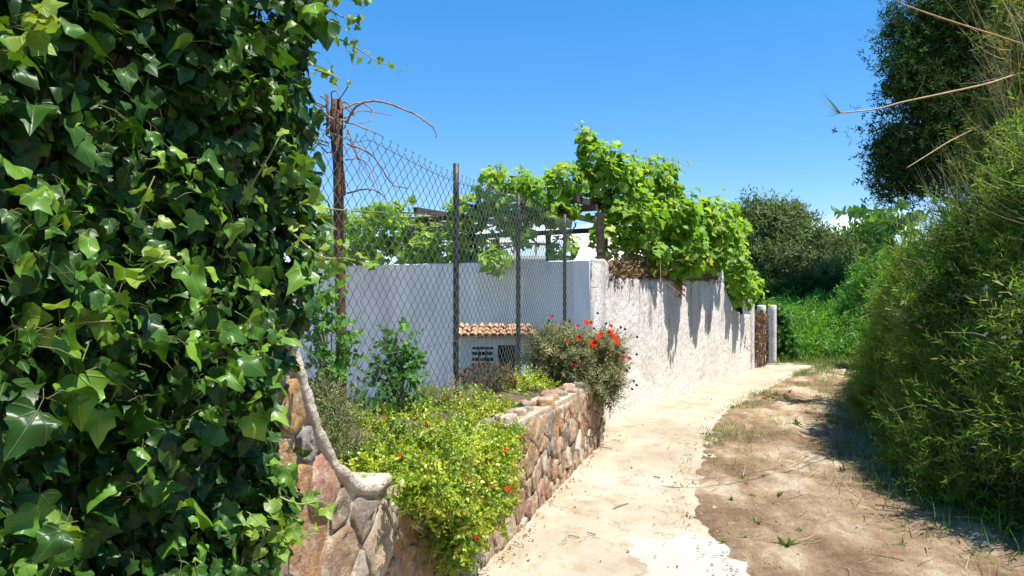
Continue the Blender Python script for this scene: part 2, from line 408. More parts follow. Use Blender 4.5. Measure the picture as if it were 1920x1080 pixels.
def stone_mat():
    m, n, l = newmat('rubble_stone')
    oi = n.new('ShaderNodeObjectInfo'); tcn = n.new('ShaderNodeTexCoord')
    base = ramp(n, l, oi.outputs['Random'], [(0, (.38, .25, .155)), (.12, (.52, .37, .23)), (.24, (.47, .25, .17)), (.36, (.60, .49, .35)), (.48, (.33, .15, .11)), (.6, (.55, .35, .15)), (.72, (.27, .245, .225)), (.85, (.64, .56, .44)), (1, (.44, .27, .15))])
    off = n.new('ShaderNodeVectorMath'); off.operation = 'ADD'
    l.new(tcn.outputs['Object'], off.inputs[0])
    cb = n.new('ShaderNodeCombineXYZ'); l.new(math_node(n, l, 'MULTIPLY', oi.outputs['Random'], 31.0), cb.inputs[0]); l.new(cb.outputs[0], off.inputs[1])
    v = off.outputs[0]
    a = noise_tex(n, l, 9, 8, .65, v)
    c = mixrgb(n, l, ramp(n, l, a.outputs['Fac'], [(.35, (0, 0, 0)), (.7, (1, 1, 1))]), mixrgb(n, l, 1.0, base, (.6, .55, .5), 'MULTIPLY'), base)
    pale = noise_tex(n, l, 16, 6, .7, v)
    c = mixrgb(n, l, ramp(n, l, pale.outputs['Fac'], [(.5, (0, 0, 0)), (.68, (.75, .75, .75))]), c, (.60, .53, .42))
    rust = noise_tex(n, l, 5.5, 5, .6, v)
    c = mixrgb(n, l, ramp(n, l, rust.outputs['Fac'], [(.56, (0, 0, 0)), (.72, (.7, .7, .7))]), c, (.42, .21, .075))
    sp = noise_tex(n, l, 110, 3, .6, v)
    c = mixrgb(n, l, ramp(n, l, sp.outputs['Fac'], [(.3, (.5, .5, .5)), (.42, (0, 0, 0))]), c, (.12, .09, .07))
    b = n.new('ShaderNodeBsdfPrincipled'); l.new(c, b.inputs['Base Color']); b.inputs['Roughness'].default_value = .85; b.inputs['Specular IOR Level'].default_value = .25
    f1 = noise_tex(n, l, 26, 10, .7, v)
    bp = n.new('ShaderNodeBump'); bp.inputs['Strength'].default_value = 1.0; bp.inputs['Distance'].default_value = .03
    l.new(f1.outputs['Fac'], bp.inputs['Height']); l.new(bp.outputs[0], b.inputs['Normal'])
    o = n.new('ShaderNodeOutputMaterial'); l.new(b.outputs[0], o.inputs[0])
    return m
MAT['stone'] = stone_mat()
MAT['mortar'] = solid_mat('lime_mortar', (.36, .275, .19), (.56, .47, .35), 7, .95, 1.0, 30, .03)
MAT['coping'] = solid_mat('cement_coping', (.36, .30, .23), (.62, .54, .44), 12, .95, 1.0, 26, .035)

# ------------------------------------------------------------------ the ground
WX = lambda d: .315 * d - 1.53                     # road face of the stone wall
FX = lambda d: .31 * d - 2.071                     # line of the wire fence
RX = lambda d: .633 * d - 4.668                    # road face of the roughcast wall
path_edge = np.array([(1.22, -3), (1.2, 1), (1.25, 3), (1.29, 4.1), (1.31, 4.78), (1.27, 5.36), (1.41, 5.93), (1.67, 6.84), (2.04, 8.09), (2.59, 9.46), (3.5, 11.1), (4.7, 13.1), (5.75, 14.8), (6.45, 15.9)])
hedge_base = np.array([(4.3, 0), (3.9, 2.5), (3.5, 4.2), (3.3, 5.2), (3.25, 5.8), (3.7, 7.0), (4.3, 8.6), (4.95, 10.2), (5.8, 12.0), (6.8, 13.6), (7.9, 15.2)])
def EX(d): return np.interp(d, path_edge[:, 1], path_edge[:, 0])
def HX(d): return np.interp(d, hedge_base[:, 1], hedge_base[:, 0])

def ground_z(x, y):
    r = math.hypot(x, y - 9)
    f = max(0, 1 - max(0, r - 14) / 14)
    e = x - float(EX(min(max(y, -3), 15.9)))
    on = min(1, max(0, (e + .06) / .16)) if y < 16 else 1
    z = -.05 + on * .052 + .02 * fbm((x * 7, y * 7, 3), 1, 4) * (1 if on > .02 else .3) + f * on * (min(1, max(0, e)) * .05 * fbm((x * .9, y * .6, 2), 1, 4) + .016 * fbm((x * 4, y * 3, 0), 1, 4))
    if y > 15 or x > 6: z += .0
    return z

def axis(a, b, fine):
    inner = np.arange(a, b + 1e-6, fine)
    k = fine * 1.35 ** np.arange(1, 40); out = np.cumsum(k); out = out[out < 900]
    return np.concatenate([a - out[::-1], inner, b + out])
gx, gy = axis(-1.5, 8.0, .07), axis(2.0, 18.0, .08)
G = np.array([[x, y, ground_z(x, y)] for y in gy for x in gx])
nx = len(gx)
ii, jj = np.meshgrid(np.arange(len(gy) - 1), np.arange(nx - 1), indexing='ij')
q = (ii * nx + jj).ravel()

def dirt_mat():
    m, n, l = newmat('dry_dirt')
    tcn = n.new('ShaderNodeTexCoord'); v = tcn.outputs['Object']
    mpn = n.new('ShaderNodeMapping'); mpn.inputs['Rotation'].default_value = (0, 0, math.radians(-28)); mpn.inputs['Scale'].default_value = (1.6, .7, 1); l.new(v, mpn.inputs[0])
    a = noise_tex(n, l, 1.1, 8, .62, mpn.outputs[0])
    c = ramp(n, l, a.outputs['Fac'], [(.38, (.15, .088, .048)), (.47, (.26, .17, .098)), (.54, (.39, .28, .172)), (.62, (.64, .54, .39))])
    a2 = noise_tex(n, l, 9, 6, .7, v)
    c = mixrgb(n, l, .38, c, ramp(n, l, a2.outputs['Fac'], [(.3, (.11, .068, .038)), (.55, (.31, .215, .13)), (.75, (.56, .46, .32))]))
    sp = noise_tex(n, l, 70, 4, .7, v)
    c = mixrgb(n, l, ramp(n, l, sp.outputs['Fac'], [(.33, (.7, .7, .7)), (.43, (0, 0, 0))]), c, (.11, .07, .045))
    # beyond the lane the ground is grown over
    sx = n.new('ShaderNodeSeparateXYZ'); l.new(v, sx.inputs[0])
    far = n.new('ShaderNodeMapRange'); far.inputs['From Min'].default_value = 15.2; far.inputs['From Max'].default_value = 17.2; l.new(sx.outputs['Y'], far.inputs['Value'])
    c = mixrgb(n, l, far.outputs[0], c, ramp(n, l, a2.outputs['Fac'], [(.3, (.05, .08, .02)), (.7, (.15, .17, .06))]))
    b = n.new('ShaderNodeBsdfPrincipled'); l.new(c, b.inputs['Base Color']); b.inputs['Roughness'].default_value = .95; b.inputs['Specular IOR Level'].default_value = .15
    f1 = noise_tex(n, l, 22, 10, .72, v)
    bp = n.new('ShaderNodeBump'); bp.inputs['Strength'].default_value = 1.0; bp.inputs['Distance'].default_value = .045
    l.new(f1.outputs['Fac'], bp.inputs['Height']); l.new(bp.outputs[0], b.inputs['Normal'])
    o = n.new('ShaderNodeOutputMaterial'); l.new(b.outputs[0], o.inputs[0])
    return m
MAT['dirt'] = dirt_mat()
link('ground', make_mesh('ground', G, np.stack([q, q + 1, q + nx + 1, q + nx], 1)), MAT['dirt'], kind='structure')

def concrete_mat():
    m, n, l = newmat('worn_concrete')
    tcn = n.new('ShaderNodeTexCoord'); v = tcn.outputs['Object']
    a = noise_tex(n, l, .9, 8, .6, v)
    c = ramp(n, l, a.outputs['Fac'], [(.3, (.32, .265, .185)), (.5, (.41, .355, .262)), (.7, (.48, .43, .335))])
    mpn = n.new('ShaderNodeMapping'); mpn.inputs['Rotation'].default_value = (0, 0, math.radians(-20)); mpn.inputs['Scale'].default_value = (1.2, .8, 1); l.new(v, mpn.inputs[0])
    a2 = noise_tex(n, l, 3.2, 8, .7, mpn.outputs[0])
    c = mixrgb(n, l, ramp(n, l, a2.outputs['Fac'], [(.5, (0, 0, 0)), (.66, (.9, .9, .9))]), c, (.31, .235, .15))
    sp = noise_tex(n, l, 55, 5, .75, v)
    c = mixrgb(n, l, ramp(n, l, sp.outputs['Fac'], [(.33, (.6, .6, .6)), (.44, (0, 0, 0))]), c, (.24, .17, .11))
    vo = n.new('ShaderNodeTexVoronoi'); vo.feature = 'DISTANCE_TO_EDGE'; vo.inputs['Scale'].default_value = .8
    wv = noise_tex(n, l, 3.0, 6, .6, v); vadd = n.new('ShaderNodeVectorMath'); vadd.operation = 'ADD'; l.new(v, vadd.inputs[0])
    vsc = n.new('ShaderNodeVectorMath'); vsc.operation = 'SCALE'; vsc.inputs['Scale'].default_value = .55; l.new(wv.outputs['Color'], vsc.inputs[0]); l.new(vsc.outputs[0], vadd.inputs[1]); l.new(vadd.outputs[0], vo.inputs['Vector'])
    crk = n.new('ShaderNodeMapRange'); crk.inputs['From Min'].default_value = .006; crk.inputs['From Max'].default_value = .001; l.new(vo.outputs['Distance'], crk.inputs['Value'])
    brk = ramp(n, l, a2.outputs['Fac'], [(.42, (0, 0, 0)), (.5, (.75, .75, .75))])
    c = mixrgb(n, l, math_node(n, l, 'MULTIPLY', crk.outputs[0], brk), c, (.2, .15, .1))
    # whiter cement patch nearer the camera
    sx = n.new('ShaderNodeSeparateXYZ'); l.new(v, sx.inputs[0])
    w = noise_tex(n, l, 2.3, 5, .6, v)
    px = math_node(n, l, 'ADD', math_node(n, l, 'SUBTRACT', sx.outputs['X'], math_node(n, l, 'MULTIPLY', math_node(n, l, 'SUBTRACT', sx.outputs['Y'], 4.1), -.05)), math_node(n, l, 'MULTIPLY', math_node(n, l, 'SUBTRACT', w.outputs['Fac'], .5), .6))
    m1 = math_node(n, l, 'GREATER_THAN', px, .74)
    py = math_node(n, l, 'ADD', sx.outputs['Y'], math_node(n, l, 'MULTIPLY', math_node(n, l, 'SUBTRACT', w.outputs['Fac'], .5), 1.4))
    m2 = math_node(n, l, 'LESS_THAN', py, 4.85)
    patch = math_node(n, l, 'MULTIPLY', m1, m2)
    c = mixrgb(n, l, math_node(n, l, 'MULTIPLY', patch, .62), c, (.50, .465, .41))
    b = n.new('ShaderNodeBsdfPrincipled'); l.new(c, b.inputs['Base Color']); b.inputs['Roughness'].default_value = .9; b.inputs['Specular IOR Level'].default_value = .2
    f1 = noise_tex(n, l, 30, 10, .75, v)
    hgt = math_node(n, l, 'ADD', f1.outputs['Fac'], math_node(n, l, 'MULTIPLY', patch, .6))
    bp = n.new('ShaderNodeBump'); bp.inputs['Strength'].default_value = .8; bp.inputs['Distance'].default_value = .02
    l.new(hgt, bp.inputs['Height']); l.new(bp.outputs[0], b.inputs['Normal'])
    o = n.new('ShaderNodeOutputMaterial'); l.new(b.outputs[0], o.inputs[0])
    return m
MAT['concrete'] = concrete_mat()
# the concrete strip: rows across the lane from the wall foot to a broken edge
V, cols = [], 26
ds = np.concatenate([np.arange(-3, 3.2, .12), np.arange(3.2, 17.3, .045)])
for d in ds:
    left = WX(d) - .12 if d < 8.05 else (RX(d) - .1 if d > 9.3 else np.interp(d, [8.05, 9.3], [WX(8.05) - .12, RX(9.3) - .1]))
    if d > 15.6: left = RX(15.6) - .1 - (d - 15.6) * 4
    edge = float(EX(min(d, 15.9)))
    right = edge + .22 + .05 * fbm((d * 1.3, 3, 1), 1, 4) + .05 * fbm((d * 6, 9, 1), 1, 3) + .035 * fbm((d * 19, 9, 1), 1, 3) + (0 if d < 16 else -(d - 16) ** 1 * .7)
    for k in range(cols + 1):
        t = k / cols; t = 1 - (1 - t) ** 1.25
        x = left + (right - left) * t
        z = .012 * fbm((x * 1.2, d * .9, 5), 1, 3) + .004 * fbm((x * 9, d * 9, 5), 1, 2)
        if k == cols: z = -.06
        elif x > edge - .12: z -= (x - edge + .12) * .05
        V.append((x, d, z))
w = cols + 1
ii, jj = np.meshgrid(np.arange(len(ds) - 1), np.arange(cols), indexing='ij'); q = (ii * w + jj).ravel()
link('path', make_mesh('path', V, np.stack([q, q + 1, q + w + 1, q + w], 1)), MAT['concrete'], kind='structure')

# soil of the raised bed between stone wall and fence, falling away into the garden
V = []
ds = np.arange(2.2, 9.3, .15); ks = np.linspace(0, 1, 15)
for d in ds:
    for k in ks:
        x = (WX(min(d, 7.9)) - .1) + (FX(d) - 1.3 - WX(d) + .1) * k
        off = (x - FX(d))
        z = np.interp(-off, [-.6, -.1, .25, .75, 1.3], [.66, .86, .84, .3, .02]) + .04 * fbm((x * 3, d * 3, 0), 1, 3)
        z *= float(np.interp(d, [4.4, 5.2, 8], [1, .9, .84]))
        if d > 8.0: z *= max(.02, 1 - (d - 8.0) / .5)
        V.append((x, d, z))
w = len(ks); ii, jj = np.meshgrid(np.arange(len(ds) - 1), np.arange(w - 1), indexing='ij'); q = (ii * w + jj).ravel()
link('garden_bed_ground', make_mesh('garden_bed', V, np.stack([q, q + w, q + w + 1, q + 1], 1)), MAT['soil'], kind='structure')

# ------------------------------------------------------------------ stone wall
KS = math.sqrt(1 + .315 ** 2)
TAN = np.array([.315, 1, 0]) / KS                   # along the wall, away from the camera
NRM = np.array([1, -.315, 0]) / KS                  # out of the wall, to the lane
def wall_pt(d, z, out): return np.array([WX(d), d, z]) + NRM * out
def wall_top(d):
    return float(np.interp(d, [0, 2.2, 2.36, 2.43, 2.52, 2.62, 2.75, 2.9, 3.05, 3.15, 5, 8], [2.7, 2.7, 1.95, 1.6, 1.33, 1.13, .96, .84, .785, .77, .72, .66]))
stone_wall = empty('stone_wall', (WX(5), 5, 0), label='low rubble stone wall with tan and rust stones, sweeping up under the ivy', cat='wall')
acc = Acc()
D0, D1, TH = -.6, 7.95, .27
ds = np.unique(np.concatenate([np.linspace(D0, 2.2, 8), np.linspace(2.28, 3.15, 16), np.linspace(3.3, D1, 20)]))
V = []
for d in ds:
    for o_ in (0, -TH):
        for z in (-.1, wall_top(d) - .012): V.append(wall_pt(d, z, o_))
Q = []
for i in range(len(ds) - 1):
    a, b = 4 * i, 4 * i + 4
    Q += [[a, b, b + 1, a + 1], [a + 2, a + 3, b + 3, b + 2], [a + 1, b + 1, b + 3, a + 3]]
e = 4 * (len(ds) - 1); Q += [[0, 1, 3, 2], [e, e + 2, e + 3, e + 1]]
acc.add(V, quads(Q)); acc.build('mortar', MAT['mortar'], stone_wall, smooth=False)

def clip(poly, p, nrm):
    out = []
    for i in range(len(poly)):
        a, b = poly[i], poly[(i + 1) % len(poly)]
        da, db = np.dot(a - p, nrm), np.dot(b - p, nrm)
        if da <= 0: out.append(a)
        if da * db < 0: out.append(a + (b - a) * da / (da - db))
    return out

def stone_mesh(poly, to3d, depth, seed):
    r = random.Random(seed)
    p = np.array(poly); c = p.mean(0)
    p = c + (p - c) * (1 - .011 / (np.linalg.norm(p - c, axis=1, keepdims=True) + .01))
    p2 = []
    for i in range(len(p)):
        a, b = p[i], p[(i + 1) % len(p)]
        L_ = np.linalg.norm(b - a); k = 3 if L_ > .12 else 2
        p2 += [a * (1 - f) + b * f for f in ((.09, .5, .91) if k == 3 else (.12, .88))]
    p = np.array(p2); n = len(p)
    jit = np.array([[r.uniform(-1, 1), r.uniform(-1, 1)] for _ in range(n)]) * .009
    p = p + jit
    rings = [(1.0, -.04), (.985, depth * .75), (.95, depth), (.66, depth), (.34, depth * 1.02)]
    tilt = np.array([r.uniform(-.09, .09), r.uniform(-.09, .09)])
    V = []
    for s_, dep in rings:
        for w_ in p:
            x2 = c + (w_ - c) * s_
            dd = dep
            if s_ < 1 or dep > 0:
                dd += float(np.dot(x2 - c, tilt)) + (.017 * fbm((x2[0] * 11 + seed, x2[1] * 11, seed * .7), 1, 4) + .003 * r.uniform(-1, 1)) * (1 if s_ < .95 else .5)
                dd = max(dd, .004)
            V.append(to3d(x2, dd))
    V.append(to3d(c, depth + .01 * r.uniform(-1, 1)))
    T = []
    for k in range(len(rings) - 1):
        for j in range(n):
            a, b = k * n + j, k * n + (j + 1) % n
            T += [[a, b, b + n], [a, b + n, a + n]]
    k = (len(rings) - 1) * n
    T += [[k + j, k + (j + 1) % n, len(V) - 1] for j in range(n)]
    V = np.array(V); o = V.mean(0)
    return make_mesh('stone', V - o, T, smooth=True), o

def voronoi_stones(s0, s1, z0, topf, mind, to3d, parent, rr, dep=(.006, .024), anis=1.0, keep=None, zmax=1.5):
    seeds = []
    tries = 0
    while tries < 6000:
        tries += 1
        s_, z = rr.uniform(s0, s1), rr.uniform(z0, zmax)
        if z > topf(s_) - .05: continue
        md = mind(s_) * rr.uniform(.6, 1.4)
        if all(((s_ - a) / anis) ** 2 + (z - b) ** 2 > (md * .5 + m_ * .5) ** 2 for a, b, m_ in seeds): seeds.append((s_, z, md))
    for i, (s_, z, md) in enumerate(seeds):
        p = np.array([s_, z])
        poly = [np.array(c_) for c_ in ((s0, z0), (s1, z0), (s1, zmax), (s0, zmax))]
        for j, (a, b, m_) in enumerate(seeds):
            if j != i and (a - s_) ** 2 + (b - z) ** 2 < 1.0:
                qv = np.array([a, b]); nn = qv - p; f = md / (md + m_)
                poly = clip(poly, p + nn * f, nn)
        tl = topf(s_); sl = (topf(s_ + .05) - topf(s_ - .05)) / .1
        poly = clip(poly, np.array([s_, tl - .015]), np.array([-sl, 1.0]))
        if len(poly) < 3: continue
        ar = np.array(poly)
        if np.ptp(ar[:, 0]) < .04 or np.ptp(ar[:, 1]) < .04: continue
        if keep and not keep(s_, z): continue
        me, o = stone_mesh(poly, to3d, rr.uniform(*dep), i * 3.7 + s0)
        ob = link('stone', me, MAT['stone'], parent)
        ob.location = o
rr = random.Random(21)
voronoi_stones(2.1 * KS, 7.95 * KS, -.04, lambda s_: wall_top(s_ / KS) - .03, lambda s_: np.interp(s_ / KS, [2, 3.2, 4.5, 8], [.165, .165, .155, .145]),
               lambda p, o_: wall_pt(p[0] / KS, p[1], o_), stone_wall, rr, anis=.92)
# the squared end of the wall
voronoi_stones(0, TH, -.04, lambda s_: .63, lambda s_: .17, lambda p, o_: wall_pt(7.95, p[1], -p[0]) + TAN * o_, stone_wall, rr)
# loose flat stones bedded on top
for i in range(26):
    d = 4.7 + 3.2 * (i + rr.uniform(.1, .9)) / 26
    c2 = np.array([0, 0]); k = rr.randint(5, 7)
    rad = rr.uniform(.06, .12)
    poly = [np.array([math.cos(a), math.sin(a) * .8]) * rad * rr.uniform(.8, 1.15) for a in (2 * math.pi * j / k for j in range(k))]
    base = wall_pt(d, wall_top(d) - .02, -rr.uniform(.05, .2))
    me, o = stone_mesh(poly, lambda p, o_: base + TAN * p[0] + NRM * p[1] + np.array([0, 0, o_]), rr.uniform(.03, .065), i + .5)
    ob = link('stone', me, MAT['stone'], stone_wall); ob.location = o

# the cement coping that sweeps down
pts = smooth_path([wall_pt(d, z, 0) for d, z in ((2.36, 1.95), (2.43, 1.6), (2.52, 1.33), (2.62, 1.13), (2.75, .96), (2.9, .84), (3.05, .785), (3.16, .79))], 14)
acc = Acc(); V = []; n_ = len(pts)
for i, p in enumerate(pts):
    t = unit(pts[min(i + 1, n_ - 1)] - pts[max(i - 1, 0)]); up = np.cross(NRM, t); up = up if up[2] > 0 or up[1] > 0 else -up
    up = np.array(up); up = up * np.sign(np.dot(up, [.2, .6, 1]))
    for o_, h in ((.02, -.022), (.024, .018), (.01, .028), (-.12, .031), (-TH - .0, .028), (-TH - .012, .022), (-TH - .01, -.01)):
        jj_ = .009 * fbm(tuple((p + NRM * o_) * 4), 1, 3)
        V.append(p + NRM * (o_ + jj_) + up * (h + jj_))
Q = [[i * 7 + j, i * 7 + (j + 1) % 7, (i + 1) * 7 + (j + 1) % 7, (i + 1) * 7 + j] for i in range(n_ - 1) for j in range(7)]
T = np.concatenate([quads(Q), [[(n_ - 1) * 7, (n_ - 1) * 7 + j, (n_ - 1) * 7 + j + 1] for j in range(1, 6)]])
acc.add(np.array(V) + rng.normal(size=(len(V), 3)) * .0014, T); acc.build('coping', MAT['coping'], stone_wall)

# ------------------------------------------------------------------ roughcast boundary wall
def roughcast_mat():
    m, n, l = newmat('roughcast_render')
    tcn = n.new('ShaderNodeTexCoord'); v = tcn.outputs['Object']
    sx = n.new('ShaderNodeSeparateXYZ'); l.new(v, sx.inputs[0])
    u = math_node(n, l, 'ADD', math_node(n, l, 'MULTIPLY', sx.outputs['X'], .535), math_node(n, l, 'MULTIPLY', sx.outputs['Y'], .845))
    a = noise_tex(n, l, 2.2, 6, .6, v)
    c = ramp(n, l, a.outputs['Fac'], [(.3, (.62, .56, .495)), (.6, (.79, .75, .695))])
    sp = noise_tex(n, l, 48, 5, .7, v)
    c = mixrgb(n, l, ramp(n, l, sp.outputs['Fac'], [(.38, (.9, .9, .9)), (.48, (0, 0, 0))]), c, (.30, .25, .21))  # dark speckle painted in for the small shadows between roughcast grains
    # rain stains that run down from the top edge
    cb = n.new('ShaderNodeCombineXYZ'); l.new(u, cb.inputs[0]); l.new(math_node(n, l, 'MULTIPLY', sx.outputs['Z'], .13), cb.inputs[2])
    s1 = noise_tex(n, l, 4.6, 6, .68, cb.outputs[0])
    wob = noise_tex(n, l, 20, 4, .6, v)
    drop = math_node(n, l, 'MULTIPLY', math_node(n, l, 'SUBTRACT', 1.78, sx.outputs['Z']), .085)
    val = math_node(n, l, 'ADD', math_node(n, l, 'SUBTRACT', s1.outputs['Fac'], drop), math_node(n, l, 'MULTIPLY', math_node(n, l, 'SUBTRACT', wob.outputs['Fac'], .5), .06))
    st = n.new('ShaderNodeMapRange'); st.inputs['From Min'].default_value = .54; st.inputs['From Max'].default_value = .58; l.new(val, st.inputs['Value'])
    c = mixrgb(n, l, math_node(n, l, 'MULTIPLY', st.outputs[0], .8), c, (.30, .245, .21))
    b = n.new('ShaderNodeBsdfPrincipled'); l.new(c, b.inputs['Base Color']); b.inputs['Roughness'].default_value = .95; b.inputs['Specular IOR Level'].default_value = .15
    f1 = noise_tex(n, l, 55, 6, .75, v)
    bp = n.new('ShaderNodeBump'); bp.inputs['Strength'].default_value = .8; bp.inputs['Distance'].default_value = .02
    l.new(f1.outputs['Fac'], bp.inputs['Height']); l.new(bp.outputs[0], b.inputs['Normal'])
    o = n.new('ShaderNodeOutputMaterial'); l.new(b.outputs[0], o.inputs[0])
    return m
MAT['roughcast'] = roughcast_mat()
KR = math.sqrt(1 + .633 ** 2)
RT = np.array([.633, 1, 0]) / KR; RN = np.array([1, -.633, 0]) / KR
def rpt(d, z, out=0): return np.array([RX(d), d, z]) + RN * out
rt_d = [9.2, 9.25, 9.32, 9.42, 9.55, 11.9, 12.4, 12.95, 13.05, 13.3, 13.36, 13.5, 13.7, 14.0, 14.4, 14.75, 15.2]
rt_z = [1.99, 1.97, 1.88, 1.81, 1.765, 1.78, 1.80, 1.86, 2.14, 2.17, 2.0, 1.72, 1.48, 1.27, 1.15, 1.11, 1.11]
ds = np.arange(9.2, 15.01, .03); zs = np.linspace(0, 1, 66)
V = []
for d in ds:
    tp = float(np.interp(d, rt_d, rt_z)) + .015 * fbm((d * 7, 0, 0), 1, 3)
    for k in zs:
        z = -.08 + (tp + .08) * k
        dsp = .007 * fbm((d * 14, z * 14, 0), 1, 3) + .006 * fbm((d * 34, z * 34, 4), 1, 2)
        V.append(rpt(d, z, dsp + (.0 if k < 1 else -.015)))
w = len(zs); nd = len(ds)
ii, jj = np.meshgrid(np.arange(nd - 1), np.arange(w - 1), indexing='ij'); q = (ii * w + jj).ravel()
Tq = np.stack([q, q + w, q + w + 1, q + 1], 1)
# back, top and near end
off = len(V); B = []
for i, d in enumerate(ds):
    tp = V[i * w + w - 1][2]; B.append(rpt(d, -.08, -.2)); B.append(rpt(d, tp, -.2))
Qb = []
for i in range(nd - 1):
    a, b = off + 2 * i, off + 2 * i + 2
    Qb += [[a, a + 1, b + 1, b], [i * w + w - 1, (i + 1) * w + w - 1, b + 1, a + 1]]
end = [[k, k + 1, off + 1, off + 1] for k in range(w - 1)]
Tri = np.concatenate([quads(Tq), quads(Qb), [[k, k + 1, off + 1] for k in range(w - 1)], [[0, off + 1, off]],
                      [[(nd - 1) * w + k + 1, (nd - 1) * w + k, off + 2 * nd - 1] for k in range(w - 1)], [[(nd - 1) * w, off + 2 * nd - 2, off + 2 * nd - 1]]])
rough_wall = link('boundary_wall', make_mesh('boundary_wall', np.concatenate([np.array(V), np.array(B)]), Tri), MAT['roughcast'],
                  label='white roughcast boundary wall with grey rain streaks beside the lane', cat='wall')

def post_box(name, d, out, w_, dp, z0, z1, mat, **kw):
    o = rpt(d, 0, out)
    acc = Acc(); prof = [(0, 1), (.985, 1), (1, .8)]
    V = []; sub = np.linspace(0, 1, 14)
    for k in list(sub) + [1.0]:
        f = 1.0 if len(V) < 14 * 12 else .82
        zz = z0 + (z1 - z0) * k + (.02 if f < 1 else 0)
        for j in range(12):
            a = 2 * math.pi * j / 12
            ca, sa = math.cos(a), math.sin(a); mx = max(abs(ca), abs(sa)) ** .75
            p = RT * ca / mx * w_ / 2 * f + RN * sa / mx * dp / 2 * f
            p = p * (1 + .05 * fbm((zz * 5 + d, j * 2.0, 0), 1, 2))
            V.append(p + np.array([0, 0, zz]))
    m_ = len(sub) + 1
    Q = [[i * 12 + j, i * 12 + (j + 1) % 12, (i + 1) * 12 + (j + 1) % 12, (i + 1) * 12 + j] for i in range(m_ - 1) for j in range(12)]
    top = [[(m_ - 1) * 12, (m_ - 1) * 12 + j, (m_ - 1) * 12 + j + 1] for j in range(1, 11)]
    acc.add(V, np.concatenate([quads(Q), top]))
    ob = acc.build(name, mat, None, **kw); ob.location = o
    return ob
post_box('gate_pillar', 15.13, -.08, .16, .22, -.05, 1.45, MAT['roughcast'], label='roughcast pillar closing the far end of the white wall', cat='pillar')
post_box('gate_pillar', 15.95, -.06, .15, .17, -.05, 1.27, MAT['roughcast'], label='slim pale gate post overgrown with dry creeper', cat='pillar')
post_box('gate_pillar', 16.45, .03, .15, .17, -.05, 1.26, MAT['roughcast'], label='farthest pale gate post, next to the green hedge', cat='pillar')
gate = empty('garden_gate', tuple(rpt(16.2, 0)), label='dark narrow metal gate between two pale posts', cat='gate')
for k in range(4):
    d = 16.05 + .3 * (k + .5) / 4
    a = Acc(); a.add(*tube([rpt(d, .06, -.02), rpt(d, 1.1, -.02)], .012, 6)); a.build('upright', MAT['darkpost'], gate)
for z in (.15, .6, 1.02):
    a = Acc(); a.add(*bar(rpt(16.03, z, -.02), rpt(16.37, z, -.02), .02, .03)); a.build('rail', MAT['darkpost'], gate, smooth=False)
# dry creeper on the gate post
cr_ = empty('dry_creeper', tuple(rpt(15.6, 0)), label='brown withered creeper hanging between the wall end and the gate post', cat='creeper')
a = Acc(); n_ = 900
d = rng.uniform(15.25, 15.95, n_); z = rng.beta(1.2, 1.1, n_) * 1.2; o_ = rng.uniform(-.15, .1, n_)
pos = np.stack([rpt(dd, zz, oo) for dd, zz, oo in zip(d, z, o_)])
scatter(a, [leaf(OVATE_HALF, .3, .6), leaf(HEART_HALF, .4, .4)], pos, frames(rv(n_) + RN, rv(n_) + [0, 0, -1]), rng.uniform(.03, .075, n_), rng.random(n_))
a.build('foliage', MAT['dryleaf'], cr_, kind='stuff')
a = Acc()
for k in range(14):
    d = rng.uniform(15.25, 15.95); a.add(*tube(smooth_path([rpt(d, 0, .03), rpt(d + rng.uniform(-.1, .1), .5, rng.uniform(-.05, .06)), rpt(d + rng.uniform(-.15, .15), rng.uniform(.8, 1.25), 0)], 5), .006, 4))
a.build('stem', MAT['twig'], cr_)

# ------------------------------------------------------------------ limewashed garden wall, hut, pergola
GA, GB = np.array([.97, 9.28, 0]), np.array([-4.6, 12.55, 0])
gt = unit(GB - GA); gn = np.array([-gt[1], gt[0], 0]); gn = gn if gn[1] < 0 else -gn
V = []; us = np.linspace(0, 1, 60)
for u in us:
    p = GA + (GB - GA) * u; top = 1.985 + .012 * fbm((u * 30, 0, 0), 1, 3)
    for o_, z in ((0, -.1), (0, top - .01), (-.02, top), (-.18, top), (-.2, -.1)):
        V.append(p + gn * (o_ + .006 * fbm((u * 20, z * 4, 0), 1, 2)) + np.array([0, 0, z]))
Q = [[i * 5 + j, (i + 1) * 5 + j, (i + 1) * 5 + (j + 1) % 5, i * 5 + (j + 1) % 5] for i in range(59) for j in range(4)]
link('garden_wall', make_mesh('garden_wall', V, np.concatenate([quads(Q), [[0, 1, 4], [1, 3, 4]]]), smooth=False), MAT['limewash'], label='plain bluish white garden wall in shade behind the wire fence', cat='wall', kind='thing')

hut = empty('garden_hut', (-.18, 8.5, 0), label='tiny pale green hut with orange tiled roof behind the wire fence', cat='hut')
hx0, hx1, hy0, hy1 = -.58, .18, 8.3, 8.75
def addp(name, parts, mat, parent, smooth=False, **kw):
    a = Acc()
    for V, T in parts: a.add(V, T)
    return a.build(name, mat, parent, smooth, **kw)
wx0, wx1, wz0, wz1 = -.45, -.21, .74, .97
dx0, dx1, dz1 = -.16, .04, .99
addp('wall', [box(hx0, wx0, hy0, hy0 + .05, 0, 1.075), box(wx0, wx1, hy0, hy0 + .05, 0, wz0), box(wx0, wx1, hy0, hy0 + .05, wz1, 1.075), box(wx1, dx0, hy0, hy0 + .05, 0, 1.075),
              box(dx0, dx1, hy0, hy0 + .05, dz1, 1.075), box(dx1, hx1, hy0, hy0 + .05, 0, 1.075), box(hx0, hx0 + .05, hy0 + .051, hy1, 0, 1.08), box(hx1 - .05, hx1, hy0 + .051, hy1, 0, 1.08), box(hx0 + .051, hx1 - .051, hy1 - .05, hy1, 0, 1.13)], MAT['palegreen'], hut)
